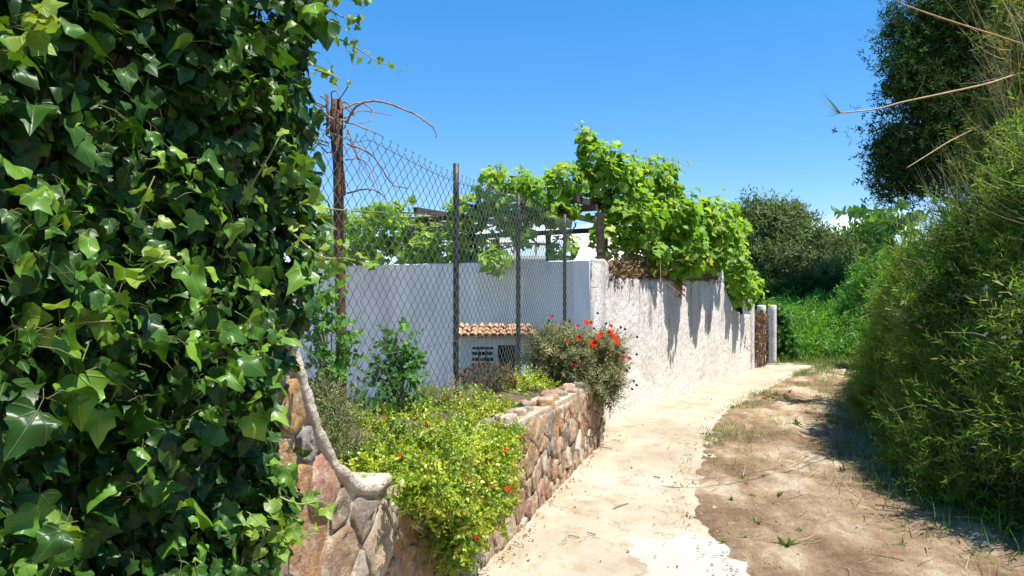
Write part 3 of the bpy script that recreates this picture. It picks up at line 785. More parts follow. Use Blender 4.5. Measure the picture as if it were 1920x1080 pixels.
win = addp('window', [box(wx0, wx1, hy0 + .035, hy0 + .045, wz0, wz1)], MAT['black'], hut)
for z in (.80, .865, .93):
    addp('bar', [box(wx0 - .005, wx1 + .005, hy0 - .014, hy0 + .005, z - .012, z + .012)], MAT['palegreen'], win)
for x in (wx0 + .08, wx0 + .16):
    addp('bar', [box(x - .006, x + .006, hy0 - .02, hy0 - .015, wz0, wz1)], MAT['darkpost'], win)
addp('doorway', [box(dx0 + .002, dx1 - .002, hy0 + .06, hy0 + .07, 0, dz1 - .002)], MAT['black'], hut)
roof = addp('roof', [(np.array([[hx0 - .05, hy0 - .08, 1.075], [hx1 + .05, hy0 - .08, 1.075], [hx1 + .05, hy1 + .05, 1.15], [hx0 - .05, hy1 + .05, 1.15],
                                [hx0 - .05, hy0 - .08, 1.10], [hx1 + .05, hy0 - .08, 1.10], [hx1 + .05, hy1 + .05, 1.175], [hx0 - .05, hy1 + .05, 1.175]]),
                      quads([[0, 3, 2, 1], [4, 5, 6, 7], [0, 1, 5, 4], [1, 2, 6, 5], [2, 3, 7, 6], [3, 0, 4, 7]]))], MAT['clay'], hut)
sl = (1.175 - 1.10) / (hy1 + .05 - hy0 + .08)
tile_me = None
for row in range(3):
    for k in range(11):
        x = hx0 - .02 + k * (hx1 - hx0 + .04) / 10
        if tile_me is None:
            Vt = []
            for yy, rad in ((0, .044), (.24, .036)):
                for rr2 in (rad, rad - .009):
                    for j in range(7):
                        a = math.pi * j / 6
                        Vt.append((-math.cos(a) * rr2, yy, math.sin(a) * rr2 + yy * sl))
            Q = []
            for j in range(6):
                Q += [[j, j + 1, 14 + j + 1, 14 + j], [7 + j, 21 + j, 21 + j + 1, 7 + j + 1], [j, 7 + j, 7 + j + 1, j + 1]]
            tile_me = make_mesh('tile', Vt, quads(Q), smooth=False); tile_me.materials.append(MAT['clay'])
        y = hy0 - .1 + row * .205
        o = link('tile', tile_me, None, roof); o.location = (x, y + rng.uniform(-.012, .012), 1.093 + (y - hy0 + .08) * sl + row * .004)
        o.rotation_euler = (rng.uniform(-.05, .03), 0, rng.uniform(-.12, .12))

per = empty('pergola', (-1, 11.5, 0), label='dark timber pergola beams carrying the grapevine above the garden wall', cat='pergola')
def gp(u, back, z): return GA + gt * u - gn * back + np.array([0, 0, z])
for u in (.05, 2.1, 4.6):
    addp('post', [bar(gp(u, .45, 0), gp(u, .45, 2.62), .09, .09)], MAT['timber'], per)
    addp('post', [bar(gp(u, 2.9, 0), gp(u, 2.9, 2.62), .09, .09)], MAT['timber'], per)
addp('beam', [bar(gp(.1, .45, 2.69), gp(5.6, .45, 2.66), .07, .08)], MAT['timber'], per)
addp('beam', [bar(gp(-.35, 2.9, 2.62), gp(5.6, 2.9, 2.58), .07, .08)], MAT['timber'], per)
for u in (.3, 1.15, 2.0, 2.9, 3.8, 4.7):
    addp('crossbeam', [bar(gp(u, .2, 2.79), gp(u + rng.uniform(-.1, .1), 3.2, 2.76), .06, .08)], MAT['timber'], per)
ter = empty('terrace_house', (.3, 17, 0), label='distant white terrace parapet with brown wooden railing beyond the garden wall', cat='house')
addp('wall', [box(-.6, 1.35, 17, 19.5, 0, 2.32)], MAT['whitepaint'], ter)
addp('cornice', [box(-.66, 1.41, 16.94, 19.56, 2.323, 2.4)], MAT['whitepaint'], ter)
for x in (-.5, .05, .55, .95):
    addp('baluster', [bar((x, 17.05, 2.4), (x, 17.05, 2.66), .06, .06)], MAT['paletimber'], ter)
addp('handrail', [bar((-.6, 17.05, 2.69), (1.1, 17.05, 2.66), .07, .06)], MAT['paletimber'], ter)

# ------------------------------------------------------------------ wire fence
fence = empty('chain_link_fence', (FX(6), 6, .8), label='dark green chain link fence standing in the raised flower bed', cat='fence')
def fp(d, z, out=0):
    return np.array([FX(d), d, z]) + NRM * out
post_specs = [(3.88, 2.60, .027, MAT['rust'], 'rusty brown end post wound with dead vine'), (5.42, 2.53, .022, MAT['darkpost'], None), (6.93, 2.50, .022, MAT['darkpost'], None), (8.75, 2.5, .021, MAT['darkpost'], None)]
for d, zt, r_, m_, lb in post_specs:
    lean = .05 if r_ > .025 else .0
    ps = [fp(d, z, -.02) + TAN * 0 + np.array([-lean * (z - .8) / 1.8 * .6, 0, 0]) for z in np.linspace(.55 if d < 8 else 0.0, zt, 9)]
    a = Acc(); a.add(*tube(ps, r_, 10)); a.build('post', m_, fence, label=lb)
a = Acc(); Wd, Hd = .092, .088
KF = math.sqrt(1 + .31 ** 2)
f0, f1 = 3.2, 9.0
nw = int((f1 - f0) * KF / (Wd / 2))
def ftop(d): return 2.44 + .03 * math.sin(d * 2.1) - (.05 if d < 4 else 0)
V_, T_ = [], []
for k in range(nw):
    u0 = k * Wd / 2
    dm = f0 + u0 / KF; zt = ftop(dm); n_ = int((zt - .80) / (Hd / 2))
    pts = []
    for j in range(n_ + 1):
        z = zt - j * Hd / 2
        side = (j + k) % 2
        uu = u0 + (Wd / 2 if side else 0)
        dd = f0 + uu / KF
        bul = .02 * math.sin(dd * 2.0 + z * 1.5) + .012 * fbm((dd * 2, z * 2, 0), 1, 2)
        pts.append(fp(dd, z, .012 + bul + (.003 if side else -.003)))
    a.add(*tube(pts, .0024, 3, False))
    if True:
        top = pts[0]; a.add(*tube([top, top + np.array([.008, .003, .022]), top + np.array([.0, .0, .03])], .0017, 3, False))
a.build('wire_mesh', MAT['wire'], fence, kind='stuff')
for z in (2.40, 1.24):
    a = Acc(); a.add(*tube([fp(d, (ftop(d) - .03) if z > 2 else z - .008 * math.sin((d - 3.88) * 2), .014) for d in np.linspace(f0, f1, 40)], .0022, 4)); a.build('tension_wire', MAT['wire'], fence)

# dead vine on the rusty post
dv = empty('dead_vine', tuple(fp(3.88, .86)), label='tangle of dry brown vine twigs arching off the rusty fence post', cat='vine')
D = 3.86
for pts, r_ in (
    ([(648, 232, D), (668, 200, D - .05), (700, 190, D - .08), (745, 200, D - .1), (790, 222, D - .1), (812, 240, D - .1), (819, 258, D - .1)], .0075),
    ([(640, 205, D), (672, 193, D + .05), (692, 200, D + .1), (699, 214, D + .1), (690, 228, D + .05), (660, 233, D)], .005),
    ([(646, 222, D), (675, 208, D + .1), (710, 212, D + .12), (740, 217, D + .12)], .004),
    ([(640, 225, D), (690, 243, D), (720, 256, D)], .005),
    ([(640, 235, D), (612, 215, D - .1), (600, 200, D - .2)], .009),
    ([(650, 270, D), (690, 285, D - .05), (712, 310, D - .05), (735, 345, D - .05), (765, 354, D - .05)], .0055),
    ([(648, 300, D), (680, 300, D), (700, 330, D), (712, 370, D)], .004),
    ([(650, 362, D), (690, 355, D - .04), (712, 362, D - .04), (725, 375, D - .04)], .005),
    ([(640, 195, D), (636, 180, D), (630, 172, D)], .004),
    ([(652, 240, D), (665, 280, D), (690, 330, D), (700, 350, D)], .0035),
    ([(655, 250, D), (672, 300, D + .02), (672, 340, D + .02)], .003)):
    a = Acc(); p = smooth_path([at(*q_) for q_ in pts], 7)
    p = p + rng.normal(size=p.shape) * .0018
    a.add(*tube(p, np.linspace(r_, r_ * .4, len(p)), 5)); a.build('twig', MAT['twig'], dv)
# stem wound round the post
a = Acc()
for ph in (0, 2.1, 4.0):
    zz = np.linspace(1.0 if ph < 1 else 2.1, 2.58, 50)
    cpt = np.array([fp(3.88, z, -.02) + np.array([-.05 * (z - .8) / 1.8 * .6, 0, 0]) for z in zz])
    wob = np.stack([np.cos(zz * 5 + ph), np.sin(zz * 5 + ph), 0 * zz], 1) * (.029 + .004 * np.sin(zz * 9 + ph))[:, None]
    a.add(*tube(cpt + wob, .005 if ph < 1 else .006, 5))
for k in range(24):
    z = rng.uniform(2.3, 2.6); c_ = fp(3.88, z, -.02) + np.array([-.055, 0, 0]); v = rv(1)[0] * [1, 1, .6]
    a.add(*tube(smooth_path([c_ + v * .03, c_ + v * .09 + [0, 0, .02], c_ + v * rng.uniform(.1, .2) + rng.normal(size=3) * .03], 4), [.0035] * 8 + [.0015], 4))
for k in range(8):
    a.add(*tube([fp(3.88, 2.42, -.02) + np.array([-.05 + rng.uniform(-.035, .035), rng.uniform(-.03, .03), 0]), fp(3.88, rng.uniform(2.55, 2.66), -.02) + np.array([-.055 + rng.uniform(-.035, .035), rng.uniform(-.03, .03), 0])], .005, 4))
a.build('stem', MAT['bark'], dv)

# ------------------------------------------------------------------ ivy on the high end of the wall
ivy = empty('ivy', tuple(wall_pt(1.8, 0, .05)), label='thick dark glossy ivy covering the high wall beside the lane', cat='ivy')
IT = ivy_templates(9, 2)
ITS = ivy_templates(12, 3, True)
edge_y = [-200, 0, 60, 130, 200, 290, 380, 480, 600, 680, 730, 800, 880, 930, 980, 1030, 1090]
edge_x = [670, 600, 590, 580, 578, 575, 592, 588, 570, 535, 512, 505, 530, 558, 550, 520, 500]
def proj(P):
    return 960 + F * P[:, 0] / P[:, 1], 545 - F * (P[:, 2] - EYE) / P[:, 1]
n_ = 38000
d = rng.uniform(.55, 2.9, n_); z = rng.uniform(.0, 3.35, n_); lay = rng.random(n_)
bulge = np.array([.21 + .24 * fbm((a_ * 1.7, b_ * 1.7, 7), 1, 2) + .12 * fbm((a_ * 5, b_ * 5, 3), 1, 2) for a_, b_ in zip(d, z)]).clip(.05, .5)
o_ = bulge * (1 - lay ** 2.0) + .02
P = np.stack([wall_pt(0, 0, 0)[None][0] + 0 * d[:, None].repeat(3, 1)[i] for i in range(1)]) if False else np.stack([WX(d) + NRM[0] * o_, d + NRM[1] * o_, z], 1)
px, py = proj(P)
lim = np.interp(py, edge_y, edge_x) + rng.normal(size=n_) * 14
gap = np.array([fbm((a_ * 3.1 + 5, b_ * 3.1, 1), 1, 3) for a_, b_ in zip(d, z)])
keep = (px < lim) & (P[:, 1] > .35) & ~((gap < -.12) & (lay < .74)) & (rng.random(n_) < np.interp(lay, [0, .5, .8, 1], [.30, .27, .40, .55]))
P, lay = P[keep], lay[keep]
ni = 9000                                              # the mat of inner leaves close to the wall, coloured dark as shade
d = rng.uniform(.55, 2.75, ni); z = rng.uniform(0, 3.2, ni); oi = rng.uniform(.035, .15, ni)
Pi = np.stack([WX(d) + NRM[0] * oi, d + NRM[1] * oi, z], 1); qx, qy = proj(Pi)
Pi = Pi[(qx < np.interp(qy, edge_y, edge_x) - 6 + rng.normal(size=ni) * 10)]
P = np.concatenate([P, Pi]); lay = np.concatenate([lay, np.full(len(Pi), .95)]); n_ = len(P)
nrm = NRM * np.where(lay > .9, .9, .5)[:, None] + np.array([0, 0, .6]) + rv(n_) * .78
tip = np.array([0, 0, -.8]) + NRM * .35 + rv(n_) * .75
M = frames(nrm, tip)
sc = rng.gamma(6, .0074, n_).clip(.022, .088); sc = np.where(lay > .9, np.maximum(sc, .055), sc)
rn = np.where(lay > .72, rng.random(n_) * .42, .12 + rng.random(n_) * .8)  # inner leaves get darker colour to stand in for shade in the gaps
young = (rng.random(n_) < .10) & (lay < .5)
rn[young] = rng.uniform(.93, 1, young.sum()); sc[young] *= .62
# the leaves that show largest are single parts, the rest one mass
size = sc / P[:, 1] * (lay < .5)
px, py = proj(P)
inside = (px > -40) & (px < 700) & (py > -40) & (py < 1120)
order = np.argsort(-size * inside)[:300]
sel = np.zeros(n_, bool); sel[order] = True
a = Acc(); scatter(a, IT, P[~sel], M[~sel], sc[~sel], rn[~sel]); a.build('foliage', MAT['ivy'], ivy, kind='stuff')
ivy_me = []
for k, (tv, tt, tl) in enumerate(ITS):
    me = make_mesh('leaf', tv, tt, np.full(len(tv), .5), tl); me.materials.append(MAT['ivy_obj']); ivy_me.append(me)
for c_, i in enumerate(np.where(sel)[0]):
    o = bpy.data.objects.new('leaf', ivy_me[c_ % len(ivy_me)]); C.objects.link(o); o.parent = ivy
    m4 = Matrix(M[i].tolist()).to_4x4() @ Matrix.Scale(sc[i], 4)
    m4.translation = Vector(P[i]) - ivy.location
    o.matrix_local = m4
# woody stems close to the wall and a few yellow runners
a = Acc()
for k in range(34):
    d0, z0 = rng.uniform(.8, 2.15), rng.uniform(0, .6)
    pts = [wall_pt(d0, z0, .05)]
    for s_ in range(6):
        d0 += rng.normal() * .09; z0 += rng.uniform(.25, .5); pts.append(wall_pt(min(d0, 2.25), z0, rng.uniform(.02, .07)))
    a.add(*tube(smooth_path(pts, 5), np.linspace(.011, .003, 31), 5))
a.build('stem', MAT['bark'], ivy)
# the hidden side of the ivy over the wall top
a = Acc(); n_ = 900
d = rng.uniform(-.3, 2.4, n_); Pp = np.stack([WX(d) - rng.uniform(-.1, .4, n_), d, 2.7 + rng.gamma(2, .1, n_)], 1)
scatter(a, IT, Pp, frames(rv(n_) + [0, 0, .9], rv(n_)), rng.uniform(.05, .09, n_), rng.random(n_))
a.build('crest_foliage', MAT['ivy'], ivy, kind='stuff')

def runner(parent, pts, nleaf, size, mat_leaf, mat_stem, r_=.0035, tmpl=None, young=True):
    p = smooth_path(pts, 10); a = Acc(); a.add(*tube(p, np.linspace(r_, r_ * .4, len(p)), 5)); a.build('runner', mat_stem, parent)
    a = Acc(); i = np.linspace(1, len(p) - 1, nleaf).astype(int); pos = p[i] + rng.normal(size=(nleaf, 3)) * size * .35
    t = unit(p[i] - p[i - 1])
    scatter(a, tmpl or IT, pos, frames(rv(nleaf) * .8 + [.3, -.2, .7], t * .6 + rv(nleaf) + [0, 0, -.3]), size * rng.uniform(.6, 1.15, nleaf) * np.linspace(1.1, .55, nleaf), rng.random(nleaf))
    a.build('runner_leaves', mat_leaf, parent, kind='stuff')
D = 2.35
for pts, nl, s_ in (
    ([at(560, 40, D), at(620, 66, D + .1), at(665, 88, D + .15), at(700, 110, D + .2), at(745, 130, D + .2)], 20, .045),
    ([at(560, -20, D), at(610, 15, D + .1), at(650, 35, D + .1), at(680, 44, D + .1)], 16, .05),
    ([at(580, -30, D), at(640, -5, D + .1), at(700, 8, D + .15)], 14, .045),
    ([at(590, 130, D), at(620, 140, D), at(640, 150, D)], 6, .04),
    ([at(540, 430, 2.2), at(600, 480, 2.25), at(650, 485, 2.3), at(690, 495, 2.3), at(712, 500, 2.3)], 13, .055),
    ([at(560, 380, 2.2), at(610, 390, 2.3), at(655, 395, 2.35), at(720, 398, 2.35)], 10, .05),
    ([at(420, 970, 2.0), at(480, 985, 2.02), at(540, 1005, 2.05), at(600, 1000, 2.1)], 18, .06),
    ([at(430, 965, 2.05), at(500, 1010, 2.05), at(540, 1030, 2.05)], 10, .06),
    ([at(520, 930, 2.1), at(560, 945, 2.1), at(600, 940, 2.15), at(620, 950, 2.15)], 10, .055),
    ([at(20, 610, 1.4), at(90, 620, 1.42), at(150, 605, 1.42), at(215, 602, 1.45)], 9, .055),
    ([at(255, 420, 1.6), at(270, 375, 1.58), at(290, 330, 1.6)], 5, .05),
    ([at(450, 380, 1.9), at(500, 300, 1.88), at(530, 245, 1.9)], 7, .05),
    ([at(230, 530, 1.5), at(290, 490, 1.48), at(310, 470, 1.5)], 7, .055),
    ([at(60, 1050, 1.3), at(80, 1000, 1.3), at(110, 985, 1.3)], 8, .06),
    ([at(40, 90, 1.35), at(70, 40, 1.32), at(110, 10, 1.3)], 8, .06)):
    runner(ivy, pts, nl, s_, MAT['ivy_young'], MAT['stem'])

# ------------------------------------------------------------------ grapevines
VT = vine_templates(6, 1)
def blob_points(blobs, n, shell=.55):
    """Points in a set of ellipsoids (centre, radii), thicker towards their skins."""
    vol = np.array([r[0] * r[1] * r[2] for _, r in blobs]) ** .75; k = rng.choice(len(blobs), n, p=vol / vol.sum())
    c = np.array([b[0] for b in blobs])[k]; r = np.array([b[1] for b in blobs])[k]
    u = rv(n); rad = shell + (1 - shell) * rng.random(n) ** .6
    rad = rad * (1 + .16 * rng.normal(size=n).clip(-2, 2))
    return c + u * r * rad[:, None], u

def grapevine(name, label, blobs, n, trunk, nsingle, group=None, size=(.07, .13)):
    v = empty(name, tuple(trunk[0]), label=label, cat='grapevine', group=group)
    P, u = blob_points(blobs, n)
    M = frames(u * .5 + rv(n) * .7 + [.25, -.15, .75], rv(n) * .7 + u * .5 + [0, 0, -.7])
    sc = rng.uniform(*size, n); rn = rng.random(n)
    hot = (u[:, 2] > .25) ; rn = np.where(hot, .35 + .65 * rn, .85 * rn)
    score = sc / P[:, 1] * (.3 + (u @ np.array([.1, -1, .35]) > .1))
    sel = np.zeros(n, bool); sel[np.argsort(-score)[:nsingle]] = True
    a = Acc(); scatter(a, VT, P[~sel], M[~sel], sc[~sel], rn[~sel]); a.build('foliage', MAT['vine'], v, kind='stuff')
    mes = []
    for tv, tt, tl in VT:
        me = make_mesh('leaf', tv, tt, np.full(len(tv), .5), tl); me.materials.append(MAT['vine_obj']); mes.append(me)
    for c_, i in enumerate(np.where(sel)[0]):
        o = bpy.data.objects.new('leaf', mes[c_ % len(mes)]); C.objects.link(o); o.parent = v
        m4 = Matrix(M[i].tolist()).to_4x4() @ Matrix.Scale(sc[i], 4); m4.translation = Vector(P[i]) - v.location
        o.matrix_local = m4
    a = Acc(); p = smooth_path(trunk, 8); p = p + rng.normal(size=p.shape) * .008
    a.add(*tube(p, np.linspace(.045, .022, len(p)), 7)); a.build('trunk', MAT['bark'], v)
    a = Acc()
    for c_, r_ in blobs:
        c_ = np.array(c_); s_ = p[np.argmin(np.linalg.norm(p - c_, axis=1))]
        mid = (s_ + c_) / 2 + rng.normal(size=3) * .1
        q_ = smooth_path([s_, mid, c_], 6); a.add(*tube(q_, np.linspace(.014, .005, len(q_)), 5))
        for k in range(3):
            e = c_ + rv(1)[0] * np.array(r_) * .95; q_ = smooth_path([c_, (c_ + e) / 2 + rng.normal(size=3) * .05, e], 4); a.add(*tube(q_, np.linspace(.006, .002, len(q_)), 4))
    a.build('cane', MAT['bark'], v)
    return v
def bl(px, py, d, rx, rz, ry=None):
    return (at(px, py, d), (rx * d / F, (ry if ry else rx * d / F * .8), rz * d / F))
big = [bl(1120, 300, 10.2, 42, 42), bl(1100, 270, 10.2, 18, 26), bl(1150, 340, 10.3, 60, 50), bl(1215, 330, 10.8, 52, 32), bl(1255, 318, 11, 18, 14), bl(1180, 410, 10.3, 62, 60), bl(1250, 400, 11, 60, 52),
       bl(1310, 420, 12, 58, 45), bl(1345, 395, 12.3, 40, 22), bl(1275, 470, 11.2, 58, 50), bl(1210, 470, 10.6, 45, 40), bl(1260, 505, 11.4, 25, 28, .2), bl(1350, 450, 12.6, 42, 40), bl(1380, 425, 13, 25, 18),
       bl(1385, 500, 13.6, 25, 45), bl(1395, 545, 14, 24, 32), bl(1415, 530, 14.4, 16, 22), bl(1330, 470, 12, 40, 40), bl(1130, 440, 10, 22, 40)]
grapevine('grapevine', 'bright green grapevine spilling over the top of the white roughcast wall', big, 3600,
          [rpt(10.3, 0, -.7), rpt(10.2, 1.2, -.65), rpt(10.25, 2.0, -.6), rpt(10.3, 3.0, -.5)], 300, size=(.075, .14))
perg = []
for px, py, d, rx, rz in ((690, 420, 11.0, 45, 30), (720, 395, 10.6, 40, 18), (770, 440, 11.3, 55, 38), (700, 465, 11.4, 45, 28), (830, 460, 11.0, 55, 40), (790, 480, 11.2, 45, 20), (900, 470, 10.6, 50, 30),
                          (930, 490, 9.6, 28, 24), (880, 400, 10.6, 40, 40), (925, 350, 10.3, 32, 30), (935, 325, 10.2, 14, 14), (960, 395, 10.2, 45, 42), (990, 345, 10.0, 30, 22), (1020, 375, 10.0, 40, 40), (1060, 340, 10.0, 42, 34), (1050, 395, 9.9, 40, 26), (1055, 465, 10.0, 25, 30), (985, 440, 10, 25, 20), (650, 470, 11.6, 40, 40), (620, 440, 11.8, 30, 50)):
    perg.append(bl(px, py, d, rx, rz, .45))
grapevine('grapevine', 'grapevine trained along the dark pergola beams behind the wire fence', perg, 2700,
          [gp(2.0, .6, 0), gp(2.05, .55, 1.2), gp(2.0, .5, 2.0), gp(2.1, .45, 2.7)], 120)
MAT['vine_young'] = leaf_mat('grape_young_leaf', [(0, (.2, .36, .04)), (1, (.42, .52, .09))], .5, .5, .3, .2)
vines = [o for o in C.objects if o.get('category') == 'grapevine']
for v_, pts in ((0, [(1110, 290, 10.1), (1095, 262, 10.1), (1092, 245, 10.1), (1102, 238, 10.1)]), (0, [(1200, 320, 10.6), (1225, 300, 10.7), (1250, 298, 10.8), (1285, 312, 10.8)]), (0, [(1240, 330, 10.9), (1262, 318, 11), (1280, 316, 11)]),
                (0, [(1310, 390, 12), (1330, 372, 12), (1352, 365, 12)]), (0, [(1340, 400, 12.4), (1372, 396, 12.6), (1395, 404, 12.8)]), (0, [(1250, 345, 10.9), (1268, 352, 10.9), (1278, 362, 10.9)]), (0, [(1400, 540, 14), (1425, 545, 14.3), (1440, 560, 14.6), (1447, 574, 15)]),
                (1, [(925, 350, 10.2), (920, 328, 10.2), (930, 312, 10.2), (940, 322, 10.2)]), (1, [(985, 345, 10), (972, 330, 10), (985, 322, 10)]), (1, [(1040, 335, 10), (1046, 318, 10), (1060, 312, 10)]), (0, [(1150, 300, 10.2), (1170, 290, 10.2), (1190, 300, 10.2)]), (1, [(740, 395, 10.6), (765, 380, 10.6), (775, 372, 10.6)])):
    runner(vines[v_], [at(*q_) for q_ in pts], 13, .12, MAT['vine_young'], MAT['stem'], .006, VT)
# dead leaves and bare stems on the crest of the roughcast wall
dc = empty('withered_vine', tuple(rpt(10.6, 1.78, -.1)), label='withered brown vine growth lying along the crest of the white wall', cat='vine')
a = Acc(); n_ = 1500
d = rng.uniform(9.3, 13.1, n_); pos = np.stack([rpt(dd, 1.77 + abs(rng.normal()) * .12, rng.uniform(-.3, .05)) for dd in d])
scatter(a, VT + [leaf(OVATE_HALF, .5, .6)], pos, frames(rv(n_), rv(n_)), rng.uniform(.03, .08, n_), rng.random(n_) * .7); a.build('foliage', MAT['dryleaf'], dc, kind='stuff')
a = Acc()
for k in range(60):
    d = rng.uniform(9.2, 13.2); b_ = rpt(d, 1.74, rng.uniform(-.2, 0)); a.add(*tube(smooth_path([b_, b_ + rng.normal(size=3) * .12 + [0, 0, .12], b_ + rng.normal(size=3) * .25 + [0, 0, .25]], 5), .005, 4))
a.build('stem', MAT['twig'], dc)
a = Acc(); n_ = 90
pos = np.stack([rpt(rng.normal(11.35, .05), rng.uniform(1.5, 1.95), .05 + rng.uniform(0, .05)) for _ in range(n_)])
scatter(a, [leaf(OVATE_HALF, .4, .5)], pos, frames(rv(n_) + RN, rv(n_) + [0, 0, -1]), .05, .9 + .1 * rng.random(n_)); a.build('hanging_leaves', MAT['dryleaf'], dc, kind='stuff')

# ------------------------------------------------------------------ plants of the raised bed
def flower_mesh(npet, r_, cup, colr_mat, centre=True, seed=0):
    a = Acc(); rr_ = random.Random(seed)
    for k in range(npet):
        an = 2 * math.pi * k / npet + rr_.uniform(-.08, .08)
        lv, lt, ll = leaf([(0, 0), (.13, .35), (.17, .7), (.1, .95), (0, 1)], .1, .25, 0, 1)
        out = np.array([math.cos(an), math.sin(an), 0]); nn = np.array([-out[0] * cup, -out[1] * cup, 1.])
        M = frames(nn[None], (out + [0, 0, cup])[None])[0]
        a.add(r_ * lv @ M.T, lt, rr_.random(), ll)
    me = a.mesh('flower'); me.materials.append(colr_mat)
    if centre:
        b = Acc(); t = [(math.cos(2 * math.pi * j / 8), math.sin(2 * math.pi * j / 8)) for j in range(8)]
        V = [(x * r_ * .22, y * r_ * .22, .1 * r_) for x, y in t] + [(0, 0, .2 * r_)]
        b.add(V, [[j, (j + 1) % 8, 8] for j in range(8)]); cme = b.mesh('flower_centre'); cme.materials.append(MAT['seed'])
        return me, cme
    return me, None

# trailing plant with little red flowers
trail = empty('trailing_plant', tuple(wall_pt(4.2, .7, -.1)), label='yellow green trailing plant with small red flowers spilling over the stone wall', cat='plant')
TT = [shoot(OVATE_HALF, 12, 1, .30, .9, 1, .012, s_, .15, .2, .25, True) for s_ in range(4)]
a = Acc(); n_ = 4600
# (a) cushion on the bed, (b) curtain hanging over the wall face
d = rng.uniform(2.85, 4.65, n_); t_ = rng.random(n_)
halfw = np.interp(d, [2.9, 3.2, 3.6, 4.3, 4.8, 5.05], [.12, .33, .46, .46, .36, .2])
o_ = -.25 - .3 * 0 + rng.uniform(-1, 1, n_) * halfw - .12
hump = np.array([.02 + .12 * fbm((a_ * 2.3, b_ * 2.3, 3), 1, 3) for a_, b_ in zip(d, o_)])
o_ = np.where(d > 4.5, np.minimum(o_, -.02), np.minimum(o_, .08))
zb = np.interp(-o_, [-.1, 0, .15, .6], [.60, .70, .74, .80]) * np.interp(d, [2.8, 4, 5.1], [1.0, .98, .90])
z = zb + hump + rng.uniform(-.06, .05, n_)
P1 = np.stack([WX(d) + NRM[0] * o_, d + NRM[1] * o_, z], 1)
n2 = 2800
d = rng.normal(3.7, .27, n2).clip(3.1, 4.3)
dr = np.interp(d, [3.1, 3.3, 3.5, 3.75, 3.98, 4.15, 4.3], [.10, .22, .5, .40, .5, .3, .12]) * np.array([1 + .5 * fbm((a_ * 6, 0, 0), 1, 2) for a_ in d])
z = .82 - dr * rng.random(n2) ** 1.15
o_ = .06 + rng.uniform(0, .2, n2) * np.interp(z, [.2, .5, .8], [.5, 1, .9])
P2 = np.stack([WX(d) + NRM[0] * o_, d + NRM[1] * o_, z], 1)
M1 = frames(rv(n_) + NRM * .3, rv(n_) * .7 + [.1, -.1, 1]); M2 = frames(rv(n2) + [0, 0, .8], rv(n2) * .7 + NRM * .6 + [0, 0, .15])
n3 = 1100; d = rng.uniform(4.6, 5.8, n3); o_ = rng.uniform(-.95, -.24, n3)
z = np.interp(-o_, [.2, .6, 1.0], [.64, .76, .74]) * np.interp(d, [4.7, 6.1], [.98, .93]) + .05 + .07 * np.array([fbm((a_ * 3, b_ * 3, 3), 1, 2) for a_, b_ in zip(d, o_)])
P1 = np.concatenate([P1, np.stack([WX(d) + NRM[0] * o_, d + NRM[1] * o_, z], 1)]); M1 = np.concatenate([M1, frames(rv(n3), rv(n3) * .7 + [.1, -.1, 1])])
hump_n = np.array([fbm((p[0] * 2.5, p[1] * 2.5, p[2] * 2), 1, 3) for p in np.concatenate([P1, P2])])
Pt = np.concatenate([P1, P2]); Mt = np.concatenate([M1, M2]); rn = (rng.random(len(Pt)) * .8 + .5 * hump_n + .02).clip(0, .96)
brown = np.array([fbm((p[0] * 4 + 3, p[1] * 4, p[2] * 4), 1, 3) for p in Pt]) > .22; rn[brown & (rng.random(len(Pt)) < .5)] = 1.0
scatter(a, TT, Pt, Mt, rng.uniform(.055, .10, len(Pt)), rn); a.build('foliage', MAT['trail'], trail, kind='stuff')
a = Acc()
for k in range(60):
    d = rng.uniform(3.5, 4.15); b_ = wall_pt(d, .74, -.05); a.add(*tube(smooth_path([b_, wall_pt(d + rng.normal() * .05, .72, .12), wall_pt(d + rng.normal() * .1, rng.uniform(.3, .6), rng.uniform(.08, .16))], 5), .003, 4))
a.build('stem', MAT['stem'], trail)
fm, fc = flower_mesh(10, .015, .35, MAT['red'], True, 3)
idx = rng.choice(len(Pt), 60, replace=False)
for i in idx:
    fo = NRM * .05 if i >= len(P1) else np.array([.02, -.02, .06])
    o = bpy.data.objects.new('flower', fm); C.objects.link(o); o.parent = trail
    o.location = Vector(Pt[i] + fo) - trail.location; o.rotation_euler = Vector((.5, -.5, .7) + rng.normal(size=3) * .3).to_track_quat('Z', 'Y').to_euler(); s_ = rng.uniform(.7, 1.15); o.scale = (s_,) * 3

# dry grey-green weeds behind the coping
def bush(name, label, blobs, n, tmpl, mat, size, cat='bush', up=.7, base=None, stems=20, group=None, shell=.4, part='foliage', rn_bias=0., sides=.6):
    P, u = blob_points(blobs, n, shell)
    b0 = np.array(base if base is not None else [np.mean([b[0][0] for b in blobs]), np.mean([b[0][1] for b in blobs]), min(b[0][2] - b[1][2] for b in blobs)])
    e = empty(name, tuple(b0), label=label, cat=cat, group=group)
    M = frames(rv(n) + [0, 0, .3], u * sides + rv(n) * .45 + [0, 0, up])
    cl = np.array([fbm(tuple(p * 3), 1, 3) for p in P])
    rn = (rng.random(n) * .7 + .15 + .35 * cl + .18 * u[:, 2] + rn_bias).clip(0, 1)
    a = Acc(); scatter(a, tmpl, P, M, rng.uniform(*size, n), rn); a.build(part, mat, e, kind='stuff')
    a = Acc()
    for k in range(stems):
        q_ = P[rng.integers(0, n)]; s_ = b0 + rng.normal(size=3) * [.04, .04, 0]
        a.add(*tube(smooth_path([s_, s_ * .5 + q_ * .5 + [0, 0, .03], q_], 4), np.linspace(.006, .002, 9), 4))
    a.build('stem', MAT['stem'], e)
    return e, P, u
LT = [shoot(LANCE_HALF, 14, 1, .34, .7, 1, .008, s_, .15, .25, .3) for s_ in range(5)]
LS = [shoot(LANCE_HALF, 16, 1, .22, .5, 1, .008, s_ + 9, .1, .2, .2) for s_ in range(4)]
